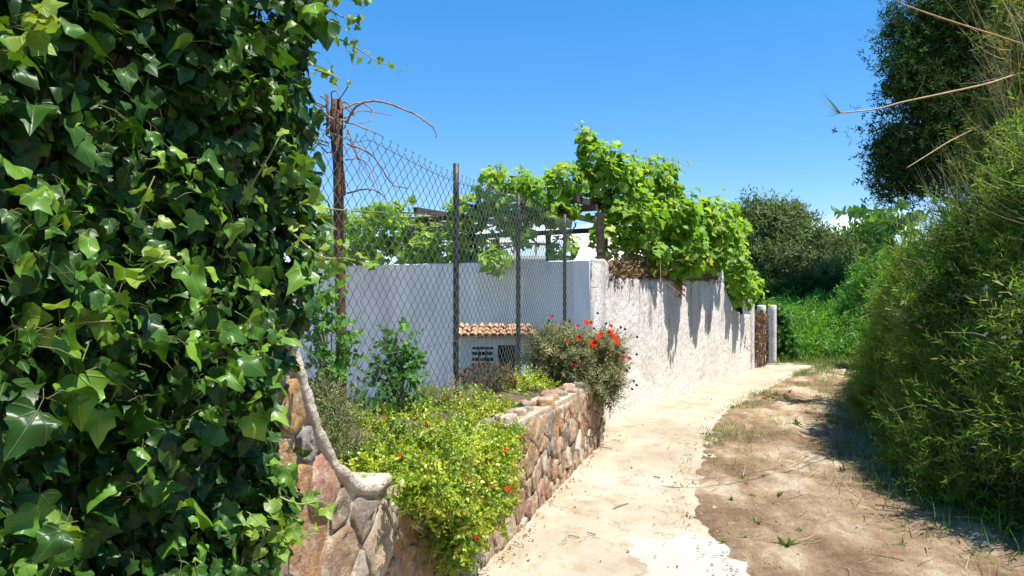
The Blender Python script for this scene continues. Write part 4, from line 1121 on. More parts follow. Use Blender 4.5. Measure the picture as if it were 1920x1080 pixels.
BT = [shoot(BROAD_LANCE_HALF, 12, 1, .34, .8, 1, .008, s_ + 4, .15, .3, .25) for s_ in range(5)]
HT = [shoot(HEART_HALF, 9, 1, .34, .9, 1, .008, s_ + 2, .2, .3, .3) for s_ in range(4)]
bush('dry_weed', 'dry grey green weeds rising behind the curved cement coping', [(at(615, 800, 3.3), (.10, .2, .12)), (at(645, 845, 3.4), (.09, .2, .08)), (at(600, 760, 3.4), (.07, .15, .08))], 260, LS, MAT['olive'], (.09, .16), 'weeds', 1.0, at(625, 900, 3.4))
bush('climbing_weed', 'dark green leafy climber growing up the wire fence', [(at(742, 720, 4.62), (.09, .1, .14)), (at(740, 660, 4.62), (.06, .06, .12)), (at(755, 690, 4.6), (.06, .06, .1)), (at(725, 715, 4.6), (.07, .08, .1)), (at(752, 625, 4.6), (.035, .03, .05)), (at(700, 755, 4.4), (.07, .08, .03))], 85, HT, MAT['climber'], (.10, .17), 'climber', .5, at(742, 775, 4.62))
bush('climbing_weed', 'tangled pale leafy climber between the ivy and the rusty post', [(at(612, 700, 3.75), (.06, .1, .12)), (at(612, 640, 3.7), (.06, .1, .12)), (at(618, 680, 3.8), (.05, .08, .10)), (at(605, 740, 3.7), (.06, .1, .08)), (at(610, 590, 3.7), (.05, .08, .1)), (at(605, 560, 3.6), (.05, .08, .1))], 70, HT, MAT['climber'], (.09, .16), 'climber', .3, at(620, 800, 3.75))
sed, P_, u_ = bush('stonecrop_bush', 'rounded bush with brownish red flower heads in front of the tiny hut', [(at(905, 725, 6.3), (.17, .2, .12)), (at(935, 720, 6.4), (.15, .18, .11)), (at(890, 755, 6.1), (.13, .18, .08))], 420, LS, MAT['olive'], (.10, .16), 'bush', 1.0, at(910, 790, 6.3))
a = Acc(); n_ = 240; uu = rv(n_); uu[:, 2] = abs(uu[:, 2]); pos = np.array([at(912, 722, 6.33)]) + uu * [.25, .25, .17]
scatter(a, [shoot(OVATE_HALF, 10, .5, .5, 1.1, 1, .01, s_) for s_ in range(3)], pos, frames(rv(n_), rv(n_) * .4 + [0, 0, 1]), rng.uniform(.03, .05, n_), rng.random(n_)); a.build('flower_head', MAT['sedum'], sed, kind='stuff')
bush('leafy_weed', 'fresh green low weed between the brown bush and the daisy bush', [(at(985, 722, 6.6), (.14, .15, .06)), (at(960, 735, 6.4), (.1, .15, .05)), (at(1010, 730, 6.8), (.12, .12, .05))], 200, BT, MAT['trail'], (.08, .13), 'weed', .6, at(985, 760, 6.6))
bush('dry_weed', 'dead brown thistle stalks at the foot of the second fence post', [(at(825, 745, 5.2), (.14, .15, .05)), (at(860, 760, 5.4), (.1, .1, .07))], 90, LS, MAT['straw'], (.09, .15), 'weeds', 1.0, at(835, 790, 5.2))

# the grey-green daisy bush at the end of the stone wall
GT_ = [shoot(LANCE_HALF, 16, 1, .42, .75, 1, .008, s_ + 20, .1, .3, .3) for s_ in range(5)]
db, P_, u_ = bush('daisy_bush', 'grey green daisy bush with orange red flowers hanging over the stone wall end', [(at(1060, 670, 7.5), (.30, .3, .24)), (at(1110, 680, 7.6), (.27, .3, .26)), (at(1030, 660, 7.4), (.22, .25, .2)), (at(1130, 700, 7.7), (.17, .25, .22)), (at(1095, 720, 7.35), (.28, .22, .14)), (at(1140, 660, 7.7), (.12, .2, .14)), (at(1135, 735, 7.6), (.1, .15, .14))], 1700, GT_, MAT['greyleaf'], (.11, .19), 'bush', .5, at(1070, 760, 7.6), 60)
fm, fc = flower_mesh(16, .042, .12, MAT['orange'], True, 1)
fm2, fc2 = flower_mesh(14, .036, .9, MAT['red'], True, 2)
for px_, py_, big_ in ((1113, 643, 1.3), (1150, 630, 1.1), (1157, 640, 1.0), (1085, 633, .9), (1075, 650, .8), (1076, 685, .9), (1100, 604, 1), (1108, 606, .8), (1168, 672, .9), (1180, 673, .8), (1035, 594, .7), (1083, 612, .8), (1122, 630, .9), (1144, 622, 1), (1128, 627, .8), (1145, 612, .8), (1064, 640, .6)):
    d_ = 7.2 + rng.uniform(-.05, .1)
    cup = py_ < 630 and big_ < .95 or px_ > 1160
    o = bpy.data.objects.new('flower', fm2 if cup else fm); C.objects.link(o); o.parent = db
    o.location = Vector(at(px_, py_, d_)) - db.location; o.rotation_euler = Vector((rng.normal() * .3 + .1, -.75, .6)).to_track_quat('Z', 'Y').to_euler(); o.scale = (big_ * .8,) * 3
    c2 = bpy.data.objects.new('flower_centre', fc); C.objects.link(c2); c2.parent = o
a = Acc(); b = Acc()
for k in range(46):
    if k < 26: tip_ = at(rng.uniform(1150, 1195), rng.uniform(610, 740), 7.5 + rng.uniform(-.15, .15))
    else: tip_ = at(rng.uniform(1010, 1160), rng.uniform(585, 640), 7.5 + rng.uniform(-.2, .2))
    s_ = at(1100 + rng.normal() * 25, 680, 7.5)
    a.add(*tube(smooth_path([s_, (s_ + tip_) / 2 + [0, 0, .05], tip_], 4), .0022, 3))
    V_, T_ = tube([tip_ - [0, 0, .014], tip_ - [0, 0, .006], tip_ + [0, 0, .006], tip_ + [0, 0, .014]], [.004, .013, .013, .004], 6); b.add(V_, T_)
a.build('flower_stalk', MAT['twig'], db); b.build('seed_head', MAT['seed'], db, kind='stuff')

# clear plastic cup wedged in the wall
def glass_mat():
    m, n, l = newmat('clear_plastic'); b_ = n.new('ShaderNodeBsdfPrincipled'); b_.inputs['Base Color'].default_value = (.82, .84, .85, 1); b_.inputs['Roughness'].default_value = .18; b_.inputs['Transmission Weight'].default_value = .45
    o = n.new('ShaderNodeOutputMaterial'); l.new(b_.outputs[0], o.inputs[0]); return m
MAT['plastic'] = glass_mat()
cpos = wall_pt(3.42, .56, .05)
prof = [(.0, .0), (.028, .0), (.03, .006), (.036, .05), (.04, .052), (.041, .058), (.036, .06), (.033, .056), (.027, .01), (0, .008)]
V = [(r_ * math.cos(2 * math.pi * j / 20), r_ * math.sin(2 * math.pi * j / 20), h) for r_, h in prof for j in range(20)]
Q = [[i * 20 + j, i * 20 + (j + 1) % 20, (i + 1) * 20 + (j + 1) % 20, (i + 1) * 20 + j] for i in range(len(prof) - 1) for j in range(20)]
o = link('plastic_cup', make_mesh('plastic_cup', V, quads(Q)), MAT['plastic'], label='small clear plastic cup stuck in the stone wall under the trailing plant', cat='cup')
o.location = cpos; o.rotation_euler = (2.6, .5, 0)

# ------------------------------------------------------------------ the hedge bank on the other side of the lane
ht_d = [0, 2.5, 5, 6, 7, 8, 9, 10, 12, 13.5, 15.2]; ht_z = [1.5, 1.5, 2.7, 2.85, 2.4, 2.1, 1.9, 1.7, 1.7, 1.5, 1.3]
def bank(d, t, push=0.0, nz=True):
    """Point and outward normal on the face of the hedge: t 0 at the foot, 1 at the crest, over 1 on top."""
    H = float(np.interp(d, ht_d, ht_z)); x = float(HX(d))
    tz = min(t, 1.0); lean = float(np.interp(d, [5, 7, 9, 12], [1.25, .9, .5, .5])) * tz ** 1.7 + max(0, t - 1) * 5.0
    z = H * tz + (max(0, t - 1)) * .6
    bul = -.16 + (.40 * fbm((d * .9, z * .9, 2), 1, 3) + .16 * fbm((d * 2.6, z * 2.6, 8), 1, 2)) if nz else 0
    nrm = unit(np.array([-.86, -.36, .28 + .5 * max(0, t - .6)]))
    return np.array([x + lean, d, z]) + nrm * (bul + push), nrm
V = []; ds = np.linspace(0, 15.2, 60); ts = np.linspace(0, 1.5, 22)
for d in ds:
    for t in ts:
        p, _ = bank(d, t, -.3); p[2] = max(p[2] - .12 - (.3 if t == 0 else 0), -.2); V.append(p)
w = len(ts); ii, jj = np.meshgrid(np.arange(len(ds) - 1), np.arange(w - 1), indexing='ij'); q = (ii * w + jj).ravel()
link('bank_terrain', make_mesh('bank', V, np.stack([q, q + 1, q + w + 1, q + w], 1)), MAT['soil'], kind='structure')

def hedge_part(e, name, mat, tmpl, n, drange, trange, size, push, tip_up=.6, rb=0.0, density=None, droop=0.0):
    d = rng.uniform(*drange, n); t = rng.uniform(*trange, n)
    if density is not None:
        k = np.array([density(a_, b_) for a_, b_ in zip(d, t)]) > rng.random(n); d, t = d[k], t[k]; n = len(d)
    pn = [bank(a_, b_, rng.uniform(*push)) for a_, b_ in zip(d, t)]
    P = np.array([p for p, _ in pn]); N = np.array([q_ for _, q_ in pn])
    cl = np.array([fbm(tuple(p * 1.6), 1, 3) for p in P])
    rn = (rng.random(n) * .65 + .15 + .45 * cl + rb).clip(0, 1)
    M = frames(rv(n) + [0, 0, .3], N * .7 + rv(n) * .6 + [0, 0, tip_up])
    a = Acc(); scatter(a, tmpl, P, M, rng.uniform(*size, n), rn)
    return a.build(name, mat, e, kind='stuff'), P

hedge = empty('hedge', (float(HX(7)), 7, 0), label='tall dark green overgrown hedge lining the dirt side of the lane', cat='hedge')
hedge_part(hedge, 'foliage', MAT['hedge'], LT + LS, 18000, (3.0, 15.2), (0, 1.075), (.13, .28), (-.28, .12), .5, .0, lambda d, t: 1.0 if d < 11 else .6)
hedge_part(hedge, 'ground_fringe', MAT['hedge'], LT, 1500, (3.0, 14.5), (0, .06), (.14, .26), (-.1, .28), .9, .05)
crest = empty('shrub', (float(HX(7)) + 1, 7, 2.5), label='yellowish feathery shrub growing over the crest of the hedge', cat='shrub')
hedge_part(crest, 'foliage', MAT['hedge_top'], LT + LS, 4800, (3.5, 10.5), (.48, 1.25), (.16, .34), (-.02, .26), .85, .05, lambda d, t: min(1, max(0, (t - .45) * 2.2)) * (.35 + .9 * (fbm((d * 1.3, t * 4, 3), 1, 2) + .45)))
sidebush = empty('shrub', (float(HX(9.5)), 9.5, 0), label='fresh light green shrub at the far corner of the hedge', cat='shrub')
hedge_part(sidebush, 'foliage', MAT['hedge_top'], LS + LT, 5200, (6.8, 13.5), (.08, 1.05), (.15, .3), (.04, .28), .6, .1, lambda d, t: .75 * (fbm((d * 1.5, t * 3, 7), 1, 2) + .6))
hedge_part(crest, 'dry_foliage', MAT['straw'], LS, 420, (4.6, 8.0), (.5, 1.15), (.14, .3), (.04, .26), .5, .0, lambda d, t: 1.2 * (fbm((d * 1.6, t * 4, 9), 1, 2) + .3))
hedge_part(crest, 'tall_shoots', MAT['hedge_top'], LS, 260, (4.6, 9.5), (.85, 1.1), (.35, .6), (.0, .2), 1.3, .05)
hedge_part(hedge, 'long_shoots', MAT['hedge'], LS, 500, (4.2, 10.5), (.0, .9), (.3, .5), (-.05, .12), .7, .2)
# dry stems, white flower heads
a = Acc()
for k in range(420):
    d = rng.uniform(3.4, 10.5); t = rng.uniform(.1, 1.05); p, nn = bank(d, t, rng.uniform(-.02, .12)); L_ = rng.uniform(.15, .5)
    v = unit(rv(1)[0] * .9 + nn * .4 + [0, 0, .3]); v2 = unit(v + rv(1)[0] * .5 - [0, 0, .3])
    a.add(*tube(smooth_path([p, p + v * L_ * .5, p + v * L_ * .5 + v2 * L_ * .5], 4), np.linspace(.004, .0015, 9), 3), rng.random())
a.build('dry_stem', MAT['straw'], hedge, kind='stuff')
wf, _ = flower_mesh(9, .022, .9, MAT['white_petal'], False, 5)
for px_, py_ in ((1842, 480), (1855, 530), (1860, 545), (1852, 562), (1895, 515), (1905, 520), (1915, 545), (1840, 642), (1880, 625), (1888, 632), (1870, 628), (1900, 660), (1908, 668), (1884, 650), (1862, 655), (1912, 715), (1638, 728), (1655, 720), (1690, 632), (1700, 505), (1680, 560), (1770, 560), (1905, 640), (1895, 548), (1868, 538)):
    for dd in np.arange(4.2, 12, .1):                 # where this line of sight meets the hedge
        q_ = at(px_, py_, dd)
        f_, nn = bank(dd, max(0, min(1, q_[2] / float(np.interp(dd, ht_d, ht_z)))), .13)
        if q_[0] > f_[0]: break
    o = bpy.data.objects.new('flower', wf); C.objects.link(o); o.parent = hedge
    o.location = Vector(f_) - hedge.location; o.rotation_euler = Vector((-.6, -.6, .6) + rng.normal(size=3) * .3).to_track_quat('Z', 'Y').to_euler(); s_ = rng.uniform(.6, 1.1); o.scale = (s_,) * 3
# rusty dead umbels near the far top
a = Acc(); pos = []
for px_, py_, d_ in ((1690, 490, 9.6), (1700, 495, 9.6), (1683, 497, 9.6), (1715, 480, 9.6), (1645, 550, 10.5), (1790, 470, 8.2), (1712, 487, 9.4)):
    for k in range(14): pos.append(at(px_ + rng.normal() * 5, py_ + rng.normal() * 4, d_))
pos = np.array(pos); n_ = len(pos)
scatter(a, [leaf(OVATE_HALF, .5, .6)], pos, frames(rv(n_), rv(n_)), .05, .75 + .2 * rng.random(n_)); a.build('dead_flower_head', MAT['straw'], hedge, kind='stuff')

bush('shrub', 'olive yellow dry shrub high on the bank in the upper corner', [(at(1935, 60, 7.7), (.26, .5, .5)), (at(1905, 210, 7.4), (.24, .4, .36)), (at(1860, 285, 7.6), (.24, .4, .22)), (at(1965, 120, 7.4), (.36, .5, .7)), (at(1905, 310, 7.0), (.36, .4, .36))], 1200, LT + BT, MAT['crest'], (.16, .34), 'shrub', .7, at(1920, 420, 7.4), 60, rn_bias=.02)
# reed canes leaning out over the lane
BL = [blade(.04, b_, 5, s_ * .37) for s_, b_ in enumerate((.2, .5, .8))]
def reed(label, pts, r_, leafy):
    P = smooth_path([at(*q_) for q_ in pts], 9)
    e = empty('reed_cane', tuple(P[0]), label=label, cat='reed')
    rad = np.linspace(r_, r_ * .45, len(P)) * (1 + .12 * (np.arange(len(P)) % 5 == 0))
    a = Acc(); a.add(*tube(P, rad, 6)); a.build('stalk', MAT['cane'], e)
    a = Acc()
    for pos, tip, s_ in leafy:
        pos, tip = np.array(pos)[None], np.array(tip)[None]
        scatter(a, BL, pos, frames(rv(1) + [0, 0, .6], tip), s_, rng.uniform(.2, .9))
    if leafy: a.build('leaves', MAT['grass'], e, kind='stuff')
e_ = at(1575, 212, 5.6)
reed('reddish reed cane pointing out level over the lane with a leaf tuft at its tip', [(1945, 128, 7.6), (1900, 141, 7.0), (1850, 157, 6.4), (1760, 177, 5.9), (1690, 192, 5.7), (1640, 205, 5.6), (1575, 212, 5.6)], .011,
     [(e_, (-1, 0, .55), .17), (e_, (-.55, .2, 1), .2), (e_, (-1, .1, .25), .16), (e_, (-.8, -.3, .8), .18), (e_, (-1, .2, -.3), .12), (e_, (-.7, .1, .6), .15), (e_, (-.9, -.1, .05), .14), (at(1712, 187, 5.7), (-.6, 0, .9), .26), (at(1640, 205, 5.6), (-1, 0, .3), .13)])
reed('pale dry reed cane slanting across the top corner above the hedge', [(1960, 95, 7.6), (1915, 82, 7.0), (1870, 67, 6.4), (1800, 45, 6.0), (1740, 25, 5.8), (1690, 6, 5.7), (1672, -8, 5.7)], .009, [])
reed('short broken dry reed sticking out of the hedge crest', [(1860, 225, 7.6), (1800, 255, 7.0), (1775, 268, 6.7), (1740, 290, 6.5), (1700, 315, 6.4)], .007, [])
reed('thin dry reed poking out low from the far side of the hedge', [(1680, 570, 9.8), (1640, 585, 9.4), (1605, 600, 9.2)], .008, [])
# coarse dry grass on the crest
dg = empty('dry_grass', tuple(at(1880, 100, 6.4)), label='pale dry grass hanging from the crest above the hedge', cat='grass', kind='stuff')
a = Acc(); n_ = 420
d = rng.uniform(4.8, 8.2, n_); P = np.array([bank(a_, rng.uniform(.75, 1.15), rng.uniform(.02, .2))[0] for a_ in d])
kq = rng.random(n_) < .25; P[kq] = np.array([at(rng.uniform(1880, 1940), rng.uniform(30, 320), rng.uniform(6.9, 7.4)) for _ in range(kq.sum())])
scatter(a, [blade(.006, b_, 5) for b_ in (.3, .7, 1.1)], P, frames(rv(n_) * .6 + [0, 0, .8], rv(n_) * .6 + [-.6, -.2, .9]), rng.uniform(.35, .8, n_), rng.random(n_)); a.build('blades', MAT['straw'], dg, kind='stuff')
n_ = 260; a = Acc(); d = rng.uniform(4.8, 7.2, n_); P = np.array([bank(a_, rng.uniform(.8, 1.15), rng.uniform(.02, .2))[0] for a_ in d])
scatter(a, [blade(.012, b_, 5) for b_ in (.3, .7, 1.0)], P, frames(rv(n_) * .6 + [0, 0, .8], rv(n_) * .6 + [-.6, -.2, .8]), rng.uniform(.3, .7, n_), rng.random(n_)); a.build('green_blades', MAT['grass'], dg, kind='stuff')
# bare whitish stems fanning from the crest
bs = empty('bare_stems', tuple(bank(8.0, 1.0)[0]), label='fan of bare greyish stems rising from the hedge crest before the dark tree', cat='twigs')
a = Acc()
for k in range(34):
    s_ = bank(rng.uniform(7.4, 8.8), 1.0, .05)[0]; v = unit(np.array([-.45 + rng.normal() * .4, rng.normal() * .3, 1])); L_ = rng.uniform(.4, .95)
    q_ = smooth_path([s_, s_ + v * L_ * .5 + rng.normal(size=3) * .03, s_ + v * L_], 4); a.add(*tube(q_, np.linspace(.006, .002, len(q_)), 4), rng.random())
    for j in range(3):
        b_ = q_[rng.integers(3, len(q_))]; a.add(*tube([b_, b_ + unit(v + rv(1)[0] * .8) * .14], .002, 3), rng.random())
a.build('stem', MAT['straw'], bs)

# ------------------------------------------------------------------ trees
def tree(name, label, base, lobes, n, tmpl, mat, size, trunk_r=.14, group=None, cat='tree', shell=.5, clump=.28, per=10, rb=0.0):
    """Trunk and limbs into lobes; the crown is clumps of small leaf sprays near the skins of the lobes."""
    base = np.array(base, float); e = empty(name, tuple(base), label=label, cat=cat, group=group)
    nc = n // per
    sub = []
    for c_, r_ in lobes:
        r_ = np.array(r_)
        for k in range(8):
            v_ = rv(1)[0]; v_[2] = v_[2] * .9 + .1
            sub.append((np.array(c_) + v_ * r_ * .74, tuple(r_ * rng.uniform(.28, .5))))
    P, u = blob_points(sub, nc, shell)
    rep = np.repeat(np.arange(nc), per)
    Q_ = P[rep] + rng.normal(size=(len(rep), 3)) * clump * .5
    uu = u[rep]
    m_ = len(Q_)
    M = frames(rv(m_) + [0, 0, .6], uu * .7 + rv(m_) * .7 + [0, 0, .25])
    tone = rng.random(nc)[rep] * .45 + rng.random(m_) * .45 + rb + .1 * uu[:, 2]
    a = Acc(); scatter(a, tmpl, Q_, M, rng.uniform(*size, m_), tone.clip(0, 1)); a.build('crown', mat, e, kind='stuff')
    c0 = np.mean([l_[0] for l_ in lobes], axis=0)
    a = Acc(); top = np.array([c0[0], c0[1], c0[2]])
    p = smooth_path([base, base * .6 + top * .4 + rng.normal(size=3) * .15, top], 6); a.add(*tube(p, np.linspace(trunk_r, trunk_r * .4, len(p)), 8)); a.build('trunk', MAT['bark'], e)
    a = Acc()
    for c_, r_ in lobes:
        s_ = p[rng.integers(len(p) // 3, len(p) - 2)]; c_ = np.array(c_); q_ = smooth_path([s_, (s_ + c_) / 2 + rng.normal(size=3) * .15 + [0, 0, .1], c_], 5); a.add(*tube(q_, np.linspace(trunk_r * .4, trunk_r * .1, len(q_)), 6))
        for k in range(3):
            e_ = c_ + rv(1)[0] * np.array(r_) * .85; a.add(*tube([c_, (c_ + e_) / 2 + rng.normal(size=3) * .08, e_], [trunk_r * .13, trunk_r * .09, trunk_r * .04], 4))
    a.build('limb', MAT['bark'], e)
    return e
SPR = [shoot(BROAD_LANCE_HALF, 9, 1, .42, .9, 1, .01, s_ + 31, .15, .3, .25) for s_ in range(4)]
def lb(px, py, d, r_, rz=None): c_ = at(px, py, d); k = r_ * d / F; return (c_, (k, k * .95, (rz or r_ * .9) * d / F))
tree('evergreen_tree', 'large dark evergreen tree towering behind the hedge against the sky', (16.2, 23.5, 0),
     [lb(1760, 60, 22.6, 76), lb(1710, 130, 22.2, 43), lb(1820, 150, 22.9, 99), lb(1740, 200, 22.2, 67), lb(1700, 285, 22.2, 55), lb(1670, 290, 22.1, 27), lb(1790, 300, 22.6, 85), lb(1710, 350, 22.6, 49, 40), lb(1900, 60, 23.4, 117), lb(1870, -60, 23.4, 117), lb(1980, 150, 24.3, 135), lb(1820, -120, 23.4, 81), lb(1920, 320, 23.4, 108)],
     44000, SPR, MAT['darktree'], (.2, .42), .28, clump=.6, per=14, shell=.62)
FT = [shoot(BROAD_LANCE_HALF, 7, 1, .5, .9, 1, .012, s_ + 41, .15, .3, .25) for s_ in range(4)]
g_ = 'evergreen trees beyond the end of the lane'
tree('evergreen_tree', 'tallest rounded grey green tree beyond the gate posts', (11.2, 31.5, 0), [lb(1445, 420, 31, 52, 36), lb(1420, 460, 30.5, 50, 48), lb(1465, 470, 30.5, 62, 50), lb(1410, 505, 30, 45, 50), lb(1455, 530, 30, 60, 50), lb(1480, 415, 31, 26, 20)], 11000, FT, MAT['fartree'], (.3, .6), .2, g_, clump=.42, shell=.66, per=16)
tree('evergreen_tree', 'broad grey green tree with pale top right of the tallest rounded one', (13.2, 29, 0), [lb(1530, 478, 29, 48, 40), lb(1500, 500, 28.5, 45, 45), lb(1555, 500, 28.5, 40, 40), lb(1525, 545, 28, 60, 50), lb(1570, 540, 28, 40, 45)], 8000, FT, MAT['fartree'], (.28, .55), .2, g_, clump=.42, shell=.66, per=16)
tree('evergreen_tree', 'small dark conical tree under the cloud by the sapling', (15, 33, 0), [lb(1605, 470, 33, 26, 30), lb(1615, 500, 32, 40, 30), lb(1640, 520, 32, 45, 35)], 4200, FT, MAT['darktree'], (.3, .5), .15, g_, clump=.45)
tree('evergreen_tree', 'shaded dark tree mass behind the green bracken', (12.6, 27, 0), [lb(1440, 570, 26.5, 55, 40), lb(1500, 575, 27, 60, 45), lb(1560, 570, 27, 60, 45), lb(1400, 560, 28, 45, 40), lb(1620, 560, 27, 50, 40)], 7000, FT, MAT['darktree'], (.25, .5), .15, g_, clump=.45)
# sapling with long feathered leaves
sp = empty('sapling', tuple(at(1700, 640, 10.6)), label='slender sapling with feathered bright leaves between hedge and dark tree', cat='sapling')
a = Acc(); st_ = smooth_path([at(1700, 640, 10.6), at(1685, 520, 10.5), at(1670, 440, 10.4), at(1648, 398, 10.4)], 8); a.add(*tube(st_, np.linspace(.022, .008, len(st_)), 6)); a.build('trunk', MAT['bark'], sp)
PIN = [shoot(OVATE_HALF, 16, 1, .26, 1.15, 1, .008, 51 + s_, .1, .4, .0, True) for s_ in range(3)]
a = Acc()
n_ = 48; src = st_[rng.integers(len(st_) - 14, len(st_), n_)] + rng.normal(size=(n_, 3)) * [.12, .12, .06]
tipv = unit(np.stack([rng.uniform(-1.2, 1, n_), rng.uniform(-1, 1, n_), rng.uniform(-.15, .5, n_)], 1))
scatter(a, PIN, src, frames(np.tile([[0, 0, 1.]], (n_, 1)) + rv(n_) * .3, tipv), rng.uniform(.36, .6, n_), rng.random(n_)); a.build('crown', MAT['sapling'], sp, kind='stuff')

# bracken and undergrowth at the end of the lane
FERN = [shoot(LANCE_HALF, 22, 1, .42, 1.25, 1, .008, 61 + s_, .1, .4, .25, True) for s_ in range(3)]
br = tag(bpy.data.objects.new('bracken_undergrowth', None), 'bright green bracken thicket filling the end of the lane', 'bracken', None, 'stuff'); C.objects.link(br); br.location = (8.5, 20, 0)
n_ = 5200; x = rng.uniform(6.2, 12.5, n_); y = rng.uniform(17.3, 25, n_)
x = 960 * 0 + (rng.uniform(1440, 1700, n_) - 960) / F * y
hz = np.interp(y, [17.3, 18.2, 20, 25], [.25, .7, 1.0, 1.25]) * np.interp(x / y, [.34, .42, .47, .55], [.9, 1.05, 1.35, 1.6]) * (1 + .35 * np.array([fbm((a_ * .9, b_ * .9, 0), 1, 3) for a_, b_ in zip(x, y)]))
P = np.stack([x, y, hz * rng.random(n_) ** .5 * .95], 1)
a = Acc(); scatter(a, FERN + BT, P, frames(rv(n_) * .6 + [0, -.2, 1], rv(n_) + [-.1, -.5, .45]), rng.uniform(.3, .6, n_), rng.random(n_)); a.build('fronds', MAT['bracken'], br, kind='stuff')
bush('shrub', 'mid green shrub standing behind the bracken at the hedge corner', [(at(1655, 560, 19), (.8, .8, .8)), (at(1690, 525, 18.5), (.8, .8, .8)), (at(1720, 600, 15), (.9, .8, .9))], 2600, BT, MAT['bracken'], (.25, .45), 'shrub', .5, at(1670, 690, 15.8), 30, rn_bias=-.1)
bush('ivy_hedge', 'brownish green creeper hedge right next to the farthest gate post', [(at(1462, 625, 17.0), (.16, .3, .5)), (at(1472, 650, 17.0), (.2, .3, .4)), (at(1458, 600, 17.2), (.14, .25, .2)), (at(1480, 670, 17), (.25, .3, .25))], 700, HT, MAT['climber'], (.16, .26), 'hedge', .2, at(1465, 690, 17.0), 12, rn_bias=-.15)

# ------------------------------------------------------------------ grass, weeds, litter
GB_ = [blade(.02, b_, 3) for b_ in (.2, .5, .9)]
gr = Acc(); n_ = 9000
y = rng.uniform(14.0, 18.5, n_); x = (rng.uniform(1450, 1660, n_) - 960) / F * y
ok = (x > np.interp(y, [14, 15.9, 16.6], [6.0, 6.6, 5.2])) & (y + .5 * (x - 6) > 15.6)
x, y = x[ok], y[ok]; n_ = len(x)
P = np.stack([x, y, np.full(n_, -.03)], 1); scatter(gr, GB_, P, frames(rv(n_), rv(n_) * .45 + [0, 0, 1]), rng.uniform(.08, .26, n_), rng.random(n_))
# thin verge along the broken edge of the concrete and patches on the dirt
n_ = 22000; y = rng.uniform(6.5, 15.8, n_); x = EX(y) + rng.gamma(1.5, .36, n_) - .05
dens = np.array([fbm((a_ * 1.1, b_ * .9, 4), 1, 3) for a_, b_ in zip(x, y)]); ok = (dens > .19 - .045 * (y - 8.5) * .7) & (x < HX(y) + .3) & (rng.random(n_) < np.interp(y, [6.5, 9, 11, 15], [.3, .5, .7, .9])); x, y = x[ok], y[ok]; n_ = len(x)
P = np.stack([x, y, [ground_z(a_, b_) - .01 for a_, b_ in zip(x, y)]], 1); scatter(gr, GB_, P, frames(rv(n_), rv(n_) * .6 + [0, 0, 1]), rng.uniform(.04, .13, n_), rng.random(n_))
n_ = 7000; y = rng.uniform(4, 14, n_); x = HX(y) - rng.gamma(1.3, .2, n_) + .15
P = np.stack([x, y, [ground_z(a_, b_) - .01 for a_, b_ in zip(x, y)]], 1); scatter(gr, GB_, P, frames(rv(n_), rv(n_) * .6 + [0, 0, 1]), rng.uniform(.06, .2, n_), rng.random(n_))
gr.build('grass', MAT['grass'], None, kind='stuff', label='thin grass on the lane verges', cat='grass')

tuft_kinds = []
for s_ in range(4):
    a = Acc(); n_ = 16; v = rv(n_) * .8 + [0, 0, .9]
    scatter(a, [blade(.05, .4, 3), blade(.07, .8, 3), leaf(BROAD_LANCE_HALF, .2, .4)], rng.normal(size=(n_, 3)) * [.12, .12, 0], frames(rv(n_), v), rng.uniform(.5, 1.0, n_), rng.random(n_)); me = a.mesh('weed'); me.materials.append(MAT['grass']); tuft_kinds.append(me)
a = Acc(); n_ = 220; v = rv(n_); v[:, 2] = abs(v[:, 2]) + .3
scatter(a, [blade(.03, .3, 3)], rng.normal(size=(n_, 3)) * [.3, .3, 0], frames(rv(n_), v), rng.uniform(.3, .7, n_), rng.random(n_)); cush = a.mesh('weed'); cush.materials.append(MAT['bracken'])
def ground_at(px, py):
    d = EYE * F / (py - 545); return (px - 960) / F * d, d
spots = [(1409, 924, .05, cush), (1475, 1015, .10, None), (1297, 902, .07, None), (1391, 893, .06, None), (1461, 925, .05, None), (1419, 973, .06, None), (1430, 890, .05, None), (1395, 997, .05, None), (1290, 960, .07, None), (1355, 1008, .05, None), (1320, 808, .08, None), (1375, 760, .07, None), (1495, 795, .09, None), (1560, 785, .1, None), (1555, 775, .08, None), (1440, 740, .1, None), (1582, 880, .07, None), (1640, 860, .08, None), (1500, 985, .05, None), (1540, 830, .06, None), (1455, 735, .1, None), (1480, 730, .1, None), (1590, 830, .07, None), (1450, 940, .04, None), (1370, 930, .04, None), (1330, 850, .04, None), (1690, 1010, .06, None), (1690, 975, .05, None)]
ORD = ['nearest', 'second', 'third', 'fourth', 'fifth', 'sixth', 'seventh', 'eighth', 'ninth', 'tenth', 'eleventh', 'twelfth', 'thirteenth', 'fourteenth', 'fifteenth', 'sixteenth']
zones = {}
for k, (px_, py_, s_, me) in enumerate(spots):
    x, y = ground_at(px_, py_ + 6)
    zones.setdefault('edge' if x - EX(y) < .35 else ('hedge' if HX(y) - x < .9 else 'middle'), []).append((y, k))
weed_label = {}
for zn, where in (('edge', 'weed growing along the broken edge of the concrete'), ('hedge', 'weed on the dirt close to the hedge foot'), ('middle', 'weed out on the bare middle of the dirt track')):
    for r_, (_, k) in enumerate(sorted(zones.get(zn, []))):
        weed_label[k] = 'small %s, %s' % (where, 'the nearest one' if r_ == 0 else ORD[r_] + ' from the viewer')
weed_label[0] = 'bright green dome shaped weed cushion on the bare dirt'
for k, (px_, py_, s_, me) in enumerate(spots):
    x, y = ground_at(px_, py_ + 6)
    o = bpy.data.objects.new('weed_tuft', me or tuft_kinds[k % 4]); C.objects.link(o); o.location = (x, y, ground_z(x, y) - .004); o.scale = (s_,) * 3; o.rotation_euler = (0, 0, k * 1.3)
    tag(o, weed_label[k], 'weed', 'weeds on the dirt track')
